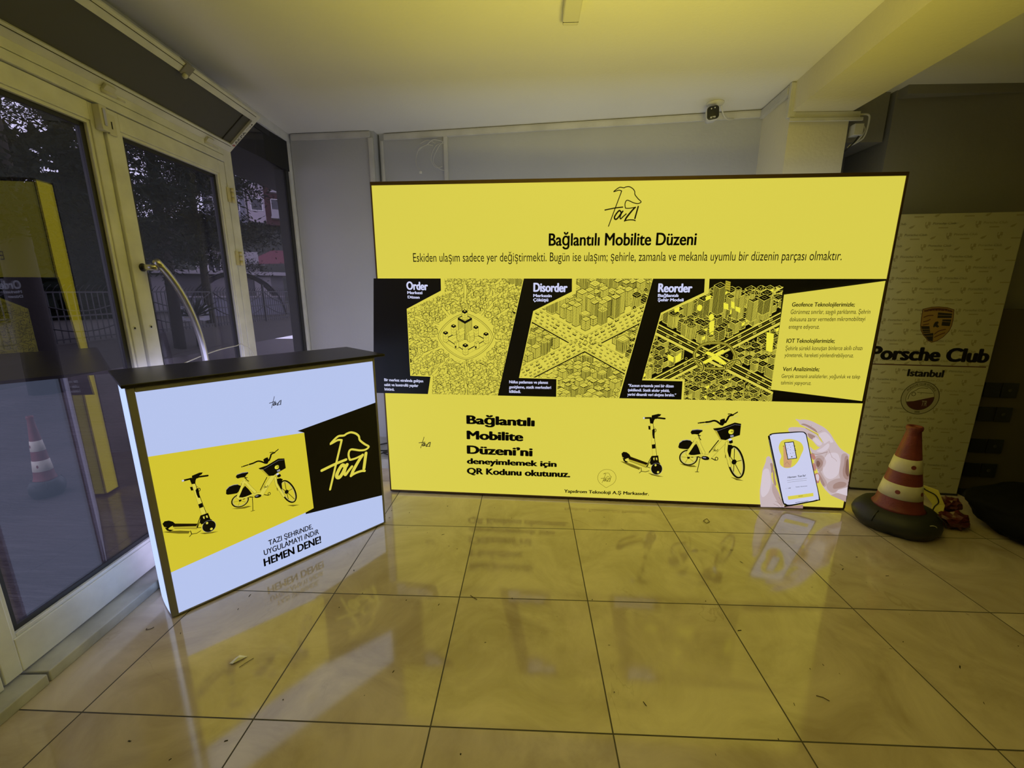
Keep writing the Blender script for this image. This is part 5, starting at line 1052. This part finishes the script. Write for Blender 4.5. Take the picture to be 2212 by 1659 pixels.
MB().box(-0.172, -0.152, -0.03, -0.015, -0.178, -0.160).build('connector', m_plastic, wr, 0.002)
tag(MB().tube(crom([(0.335, 2.605, 2.30), (0.37, 2.600, 2.27), (0.42, 2.594, 2.262)], 5), 0.0025, 6).build('wire_end', m_cable_w), 'single curled wire end poking from the wall near the fold', 'wire')
tag(MB().tube(crom([(-.3, 1.0, 1.03), (-.31, 1.15, 1.05), (-.33, 1.32, 1.062), (-.36, 1.5, 1.06), (-.375, 1.6, 1.05), (-0.34, 1.66, 0.9), (-0.3, 1.7, 0.03)], 5), 0.003, 6).build('thin_cable', m_cable_w), 'thin pale cable bowing behind the counter in front of the right door', 'cable')
# cables on the ledge behind the sign
for k, (lab, pp) in enumerate((('upper black cable looping over the stone ledge between counter and sign', [(.20, 2.30, .092), (.34, 2.34, .105), (.42, 2.26, .095), (.56, 2.24, .088)]), ('middle black cable lying on the stone ledge between counter and sign', [(.18, 2.22, .09), (.30, 2.16, .10), (.40, 2.20, .09), (.58, 2.12, .088)]), ('lower crossed black cable on the stone ledge between counter and sign', [(.22, 2.05, .086), (.36, 2.13, .10), (.42, 2.08, .088), (.33, 2.10, .110), (.52, 2.18, .088)]))):
    tag(MB().tube(crom(pp, 7), 0.006, 8).build('power_cable', m_cable), lab, 'cable', 'black cables on the ledge')

# ---------------------------------------------------------------- bits on the floor
rnd = random.Random(21)
mb = MB()
for i in range(150):
    x, y = rnd.uniform(-.1, 4.3), rnd.uniform(-.75, 1.45)
    a = rnd.random()*pi; l = rnd.choice([.002, .003, .004, .006, .010]); w_ = rnd.uniform(.0008, .0022); z = .0003
    c_, s_ = cos(a), sin(a)
    mb.add([(x-c_*l+s_*w_, y-s_*l-c_*w_, z), (x+c_*l+s_*w_, y+s_*l-c_*w_, z), (x+c_*l*.8-s_*w_, y+s_*l*.8+c_*w_, z+.001), (x-c_*l*.7-s_*w_, y-s_*l*.7+c_*w_, z+.0012)], [(0, 1, 2, 3)])
tag(mb.build('floor_dirt', m_speck), 'dark crumbs and specks scattered over the floor tiles', 'dirt', kind='stuff')
sp = thing('paper_scrap', 'small pale crumpled paper scrap on the tile in front of the counter', 'paper', (0.392, 0.222, 0)); sp.scale = (.75, .75, 1)
MB().add([(-.030, -.022, .001), (-.006, -.030, .007), (.030, .012, .004), (.036, .024, .001), (-.004, .022, .008), (-.020, .010, .002), (.004, -.002, .014)], [(0,1,6), (1,2,6), (2,3,6), (3,4,6), (4,5,6), (5,0,6)]).build('crumpled_sheet', m_paper, sp)
tag(MB().tube([(0.420, 0.190, .002), (0.432, 0.208, .003), (0.448, 0.232, .002)], 0.0009, 5).build('twig', m_leaf), 'short dark twig beside the paper scrap', 'twig')
tag(MB().tube(crom([(-0.100, 0.358, .002), (-0.095, 0.350, .003), (-0.080, 0.355, .003), (-0.076, 0.366, .002)], 4), 0.0013, 5).build('twig', m_leaf), 'bent brown twig by the threshold left of the counter foot', 'twig')
q = [(2.549,0.16),(2.569,0.1539),(2.582,0.1407)]
tag(MB().tube([(a, b, .003) for a, b in q], 0.0013, 5).build('twig', m_leaf), 'curved dark twig on the lower right tiles', 'twig')
q = [(2.625,1.329),(2.655,1.353),(2.656,1.315),(2.629,1.298),(2.62,1.324)]
tag(MB().tube([(a, b, .003) for a, b in q], 0.0016, 5).build('wire_loop', m_leaf), 'tiny looped wire on the tiles in front of the sign', 'wire')
q = [(1.25,0.6103),(1.267,0.5958),(1.284,0.5844)]
tag(MB().tube([(a, b, .003) for a, b in q], 0.0014, 5).build('twig', m_leaf), 'short twig lying across a grout line in front of the sign', 'twig')

# ---------------------------------------------------------------- the street outside the doors
def pave_mat():
    m = mat('slate_paving', (0.050, 0.038, 0.038, 1), 0.5, var=(1.5, 0.7, 1.3)); nt = m.node_tree; b = nt.nodes['Principled BSDF']
    tc = nt.nodes.new('ShaderNodeTexCoord'); br = nt.nodes.new('ShaderNodeTexBrick')
    for k, v in (('Scale', 1), ('Brick Width', 1.2), ('Row Height', 0.8), ('Mortar Size', 0.012)): br.inputs[k].default_value = v
    nt.links.new(tc.outputs['Object'], br.inputs['Vector'])
    wv = nt.nodes.new('ShaderNodeTexNoise'); mp = nt.nodes.new('ShaderNodeMapping'); mp.inputs['Scale'].default_value = (1.2, 7, 1); mp.inputs['Rotation'].default_value = (0, 0, 0.5)
    nt.links.new(tc.outputs['Object'], mp.inputs[0]); nt.links.new(mp.outputs[0], wv.inputs['Vector']); wv.inputs['Scale'].default_value = 2.0; wv.inputs['Detail'].default_value = 8
    ad = nt.nodes.new('ShaderNodeMath'); ad.operation = 'SUBTRACT'; nt.links.new(wv.outputs['Fac'], ad.inputs[0]); nt.links.new(br.outputs['Fac'], ad.inputs[1])
    bp = nt.nodes.new('ShaderNodeBump'); bp.inputs['Strength'].default_value = 0.9; bp.inputs['Distance'].default_value = 0.02
    nt.links.new(ad.outputs[0], bp.inputs['Height']); nt.links.new(bp.outputs[0], b.inputs['Normal'])
    return m
struct('pavement', MB().box(-6.6, -0.43, -3, 12, -0.2, -0.1), pave_mat(), 'wet-looking slate paving outside the doors', 'pavement')
m_soil = mat('dark_soil', (0.030, 0.026, 0.020, 1), 0.9, bump=(8, 0.8)); m_hill = mat('scrub', (0.014, 0.017, 0.012, 1), 0.95, bump=(2, 1.0), var=(.6, .6, 1.5))
struct('embankment', MB().add([(-6.6,-3,-.1), (-6.6,30,-.1), (-7.6,30,.12), (-7.6,-3,.12), (-8.6,30,.24), (-8.6,-3,.24), (-60,90,.2), (-60,-3,.2), (-6.6,90,-.1), (-8.6,90,.24)], [(0,3,2,1), (3,5,4,2), (5,7,6,9,4)]), m_soil, 'dark planted bank behind the paving', 'bank')
struct('hillside', MB().add([(-14,44,0), (-60,20,0), (-48,62,11.5), (-22,74,11.2), (-80,50,12), (-20,100,12)], [(0,3,2,1), (1,2,4), (3,5,2), (2,5,4)]), m_hill, 'scrubby slope below the apartment block', 'slope')
m_dark_ext = mat('dark_cladding', (0.014, 0.014, 0.015, 1), 0.6)
struct('trim_9', MB().prism([(-0.47,2.50),(-0.548,2.49),(-0.60,3.3),(-0.47,3.3)], -0.1, 2.7), m_dark_ext, 'dark pier outside the right edge of the side window', 'pier')
struct('trim_10', MB().box(-0.98, -0.46, -2.6, 3.3, 2.36, 3.4), m_dark_ext, 'dark canopy over the entrance outside', 'canopy')
# iron fence
m_iron = mat('black_iron', (0.010, 0.010, 0.011, 1), 0.5)
fx = -8.7
for k in range(8):
    y0 = 4.2+k*2.7; t = thing('iron_fence_panel', ['black iron fence panel with hanging arcs outside, nearest the left door', 'black iron fence panel outside, second from the left', 'black iron fence panel outside, behind the left tree trunk', 'black iron fence panel outside, behind the bow handle', 'black iron fence panel outside, behind the middle tree trunk', 'black iron fence panel seen at the left of the side window', 'black iron fence panel seen in the middle of the side window', 'black iron fence panel farthest along the street'][k], 'fence', (fx, y0, 0.22), group='iron fence panels')
    MB().box(-.03, .03, -.03, .03, 0, 1.40).build('post', m_iron, t)
    mb = MB()
    for i in range(1, 20):
        y = 2.7*i/20; mb.box(-.008, .008, y-.008, y+.008, 0.04, 1.16+.0*i)
        mb.tube([(0, y, 1.15), (0.05, y+.02, 1.24), (0.10, y+.05, 1.30)], .007, 5)
    for z in (0.12, 0.62, 1.14): mb.box(-.014, .014, .04, 2.65, z-.016, z+.016)
    mb.build('bars', m_iron, t)
    ar = MB()
    for z0, dp in ((1.12, .40), (0.62, .36)): ar.tube([(.02, .05+2.58*i/16, z0-dp*(1-((i-8)/8)**2)) for i in range(17)], .016, 6)
    ar.build('hanging_arc', m_iron, t)
# conifers
m_fol = mat('dark_needles', (0.008, 0.012, 0.008, 1), 0.9, spec=0.1); m_bark = mat('bark', (0.022, 0.018, 0.015, 1), 0.9, bump=(14, 1.0))
def conifer(label, loc, h0, h1, rad, n, seed, tr, ls=.75):
    t = thing('conifer_tree', label, 'tree', loc, group='trees outside the doors'); rnd = random.Random(seed)
    MB().tube([(0, 0, -.1), (.03, .02, h0), (0, .05, (h0+h1)/2), (.02, 0, h1)], [tr, tr*.85, tr*.6, .02], 10).build('trunk', m_bark, t)
    mb = MB()
    branches = []
    for i in range(60):
        z = h0+(h1-h0)*rnd.random()**1.2; a = rnd.random()*2*pi; r = rad*(1-.75*(z-h0)/(h1-h0))*rnd.uniform(.6, 1.05); branches.append((z, a, r))
    for i in range(n):
        z, a, r = branches[rnd.randrange(len(branches))]; q = rnd.random()**.6; d = r*q
        sp = .10+.30*q
        c = Vector((d*cos(a)+rnd.gauss(0, sp), d*sin(a)+rnd.gauss(0, sp), z+.25*q*(1-q)*r-.16*q*q*r+rnd.gauss(0, .12)))
        u = Vector((rnd.gauss(0,1), rnd.gauss(0,1), rnd.gauss(-.5,.6))).normalized(); v_ = u.orthogonal().normalized(); v_.rotate(Matrix.Rotation(rnd.random()*6.28, 3, u))
        l, w_ = rnd.uniform(.10, .22)*ls, rnd.uniform(.012, .032)*ls
        mb.add([c-u*l*.5, c+v_*w_, c+u*l*.5, c-v_*w_], [(0, 1, 2, 3)])
    mb.build('needles', m_fol, t)
conifer('tall dark conifer outside with a thick trunk seen through the left door', (-5.7, 4.75, -.1), 2.2, 9.5, 3.3, 50000, 1, .20)
conifer('dark conifer outside with its trunk seen through the right door', (-7.1, 8.9, 0), 2.25, 9.5, 3.0, 50000, 2, .13)
conifer('dark conifer outside whose boughs hang into the left of the side window', (-10.1, 13.9, .2), 2.2, 6.8, 2.0, 42000, 3, .14, .5)
conifer('background conifer outside between the two nearer trunks', (-11.6, 7.6, .2), 1.9, 10.0, 3.2, 36000, 4, .16)
# spiky yucca and cloth sign by the fence
yu = thing('yucca_plant', 'spiky yucca plant by the fence outside, right of the bow handle', 'plant', (-6.95, 9.35, 0.0))
mb = MB(); rnd = random.Random(5)
for i in range(46):
    a = rnd.random()*2*pi; e = rnd.uniform(.15, 1.3); l = rnd.uniform(.45, .8); d = Vector((cos(a)*cos(e), sin(a)*cos(e), sin(e))); s_ = Vector((-sin(a), cos(a), 0))*.022
    b0 = Vector((0, 0, .75)); m1 = b0+d*l*.5; tip = b0+d*l+Vector((0, 0, -.10*l)); mb.add([b0-s_*.7, b0+s_*.7, m1+s_, tip, m1-s_], [(0, 1, 2, 3, 4)])
mb.build('leaves', mat('yucca_green', (0.02, 0.03, 0.018, 1), 0.6), yu); MB().tube([(0, 0, 0), (.02, 0, .4), (0, 0, .8)], .07, 8).build('stem', m_bark, yu)
cs = thing('cloth_sign', 'pale cloth sign with dark capital letters tied to the fence outside', 'sign', (-7.55, 9.55, 0.62), radians(52))
n = 10; mb = MB(); top = [(.66*i/n, .03*sin(i*.9), .40-.05*sin(pi*i/n)) for i in range(n+1)]; bot = [(.66*i/n, .03*sin(i*.9+.4), .0+.015*sin(i*1.3)) for i in range(n+1)]
mb.add(top+bot+[(x, y+.004, z) for x, y, z in top]+[(x, y+.004, z) for x, y, z in bot], [f for i in range(n) for f in ((i, n+1+i, n+2+i, i+1), (2*n+2+i, 2*n+3+i, 3*n+4+i, 3*n+3+i))], True)
mb.build('cloth', mat('pale_cloth', (0.42, 0.42, 0.45, 1), 0.8), cs)
A = Art(); A.text('FORTES', [(.05, .17), (.60, .17), (.05, .30)], 'k', 1, .06); A.stroke([(.10, .09), (.52, .09)], .02, 'f', 1); A.build('lettering', BM, cs, 0.036)
# buildings across the street
m_apt = mat('blue_grey_render', (0.19, 0.19, 0.23, 1), 0.8); m_apt2 = mat('pinkish_white_render', (0.36, 0.31, 0.345, 1), 0.8); m_maroon = mat('maroon_render', (0.10, 0.03, 0.04, 1), 0.8)
m_win = mat('dark_window_glass', (0.03, 0.03, 0.04, 1), 0.1); m_wfr = mat('white_window_frame', (0.6, 0.58, 0.6, 1), 0.6); m_roof = mat('red_roof_tiles', (0.11, 0.022, 0.035, 1), 0.8, bump=(3, .5)); m_gr = mat('grey_render', (0.13, 0.125, 0.135, 1), 0.85); m_wh = mat('white_render', (0.32, 0.295, 0.31, 1), 0.8)
def facing(x, y): return atan2(y+1.09, x-1.51)-pi/2          # house front turned to the shop
def window(p, x, z, w_, h_, bars=1):
    f = MB(); e = .09
    f.box(x, x+w_, -.10, .02, z, z+e).box(x, x+w_, -.10, .02, z+h_-e, z+h_).box(x, x+e, -.10, .02, z, z+h_).box(x+w_-e, x+w_, -.10, .02, z, z+h_)
    for i in range(bars): f.box(x+w_*(i+1)/(bars+1)-.04, x+w_*(i+1)/(bars+1)+.04, -.09, .02, z, z+h_)
    o = f.build('window', m_wfr, p); MB().box(x+e, x+w_-e, -.05, .0, z+e, z+h_-e).build('pane', m_win, o)
ap = [(-38.13,62.58,11.19)][0]
ab = thing('apartment_block', 'tall apartment block with blue-grey, pink and maroon fronts on the slope outside', 'building', (ap[0], ap[1], ap[2]-3), facing(ap[0], ap[1]))
MB().box(-6.5, -1.3, 0, 8, -2, 16).build('blue_grey_wing', m_apt, ab); MB().box(-1.2, .95, -.6, 8, 2.9, 16).build('pink_bay', m_apt2, ab); MB().box(.95, 9, .4, 8, 2.8, 16).build('maroon_wing', m_maroon, ab)
MB().tube([(-1.45, -.25, -1), (-1.45, -.25, 16)], .11, 8).build('drain_pipe', m_wh, ab)
for x, z in ((-5.9, 4.3), (-5.9, 8.0), (-3.4, 4.3), (-3.4, 7.6), (-3.4, 10.9), (-5.9, 11.5)): window(ab, x, z, 1.2, 1.6)
for z in (4.6, 8.2, 11.6):
    o = MB().box(-.85, .70, -.66, -.56, z-.12, z+1.62).build('window', m_wfr, ab); MB().box(-.72, .57, -.70, -.60, z, z+1.5).build('pane', m_win, o); window(ab, 1.75, z-.5, 3.0, 2.3, 2)
    MB().box(1.6, 7.5, -.8, .4, z-1.0, z-.75).box(1.7, 7.4, -.8, -.72, z-.75, z+.25).build('balcony', m_wh, ab)
hp_ = [(-28.90,50.63,0.71)][0]
hb = thing('red_roof_house', 'grey two-storey house with a red hipped roof outside beyond the fence', 'building', (hp_[0], hp_[1], -.5), facing(hp_[0], hp_[1]))
MB().box(-3.2, 9, 0, 7, 0, 4.95).build('wall', m_gr, hb); MB().add([(-3.8,-.5,4.9), (9.6,-.5,4.9), (9.6,7.5,4.9), (-3.8,7.5,4.9), (-.6,3.5,6.9), (6,3.5,6.9)], [(0,1,5,4), (1,2,5), (2,3,4,5), (3,0,4), (0,3,2,1)]).build('roof', m_roof, hb)
MB().box(2.0, 3.0, .9, 1.3, 5.75, 6.05).build('roof_light', m_wh, hb)
for x in (-2.0, 2.0, 5.5):
    for z in (1.2, 3.2): window(hb, x, z, 1.35, 1.25)
MB().tube([(.9, -.12, 0), (.9, -.12, 4.9)], .07, 8).build('drain_pipe', m_wh, hb)
wp = [(-27.70,41.93,0.81)][0]
wb = thing('white_terrace_house', 'white stepped terrace house left of the red-roofed house outside', 'building', (wp[0], wp[1], -.3), facing(wp[0], wp[1]))
MB().box(-6, .6, 0, 6, 0, 3.1).build('lower_block', m_wh, wb); MB().box(-3.8, 1.6, .6, 6, 3.1, 5.6).build('upper_block', m_wh, wb); MB().box(-6.3, 1.1, -.7, 6, 3.0, 3.2).box(-1.0, 2.1, -.3, 6, 4.2, 4.35).build('ledge', m_gr, wb)
for x, z in ((-5, 1.2), (-2.6, 1.2), (-2.8, 3.5), (-.6, 3.5)): window(wb, x, z, 1.1, 1.2)
tp = [(-12.22,18.59,0.96)][0]
tn = thing('arched_shelter', 'grey arched polytunnel-like shelter behind the fence outside', 'shelter', (tp[0], tp[1], .15), facing(tp[0], tp[1]))
n = 18; prof = [(1.95*cos(pi*i/n), 2.1*sin(pi*i/n)) for i in range(n+1)]
m_tent = mat('grey_sheeting', (0.20, 0.20, 0.24, 1), 0.5)
MB().add([(x, 0, z) for x, z in prof]+[(x, 5, z) for x, z in prof]+[(x*.98, 0, z*.98) for x, z in prof]+[(x*.98, 5, z*.98) for x, z in prof], [f for i in range(n) for f in ((i, i+1, n+2+i, n+1+i), (2*n+2+i, 3*n+3+i, 3*n+4+i, 2*n+3+i))], True).build('cover', m_tent, tn)
MB().tube([(x, -.03, z) for x, z in prof], .03, 6).build('hoop', m_iron, tn); MB().box(-1.9, 1.9, .05, .09, 0, .95).build('end_panel', m_tent, tn); MB().box(-1.95, 1.95, -.02, .04, .93, 1.0).build('cross_bar', m_wh, tn)
lp = [(-19.08,20.73,1.09)][0]
lb = thing('pale_low_building', 'pale low building behind the fence and tree trunks outside', 'building', (lp[0], lp[1], 0), facing(lp[0], lp[1]))
MB().box(-11, 7, 0, 5, 0, 2.3).build('wall', m_gr, lb); MB().box(-11.4, 7.4, -.5, 5, 2.3, 2.5).build('roof_slab', m_wh, lb)
for i, x in enumerate((-10, -7.2, -4.6, -2.0, .6, 3.2, 5.4)): MB().box(x, x+.9, -.05, 0, .3, 2.2).build('light_panel', m_wh, lb)
# distant tree belt closing the view
tb = MB(); rnd = random.Random(8)
for i in range(6000):
    a = rnd.uniform(2.05, 2.95); d = rnd.uniform(24, 29); c = Vector((1.5+d*cos(a), -1.1+d*sin(a), abs(rnd.gauss(0, 3.2))+.3)); u = Vector((rnd.gauss(0,1), rnd.gauss(0,1), rnd.gauss(0,1))).normalized(); v_ = u.orthogonal().normalized(); l = rnd.uniform(.3, .8)
    if a < 2.36: continue
    tb.add([c-u*l, c+v_*l*.5, c+u*l, c-v_*l*.5], [(0, 1, 2, 3)])
tag(tb.build('tree_belt', m_fol), 'distant dark belt of foliage behind the fence', 'foliage', kind='stuff')
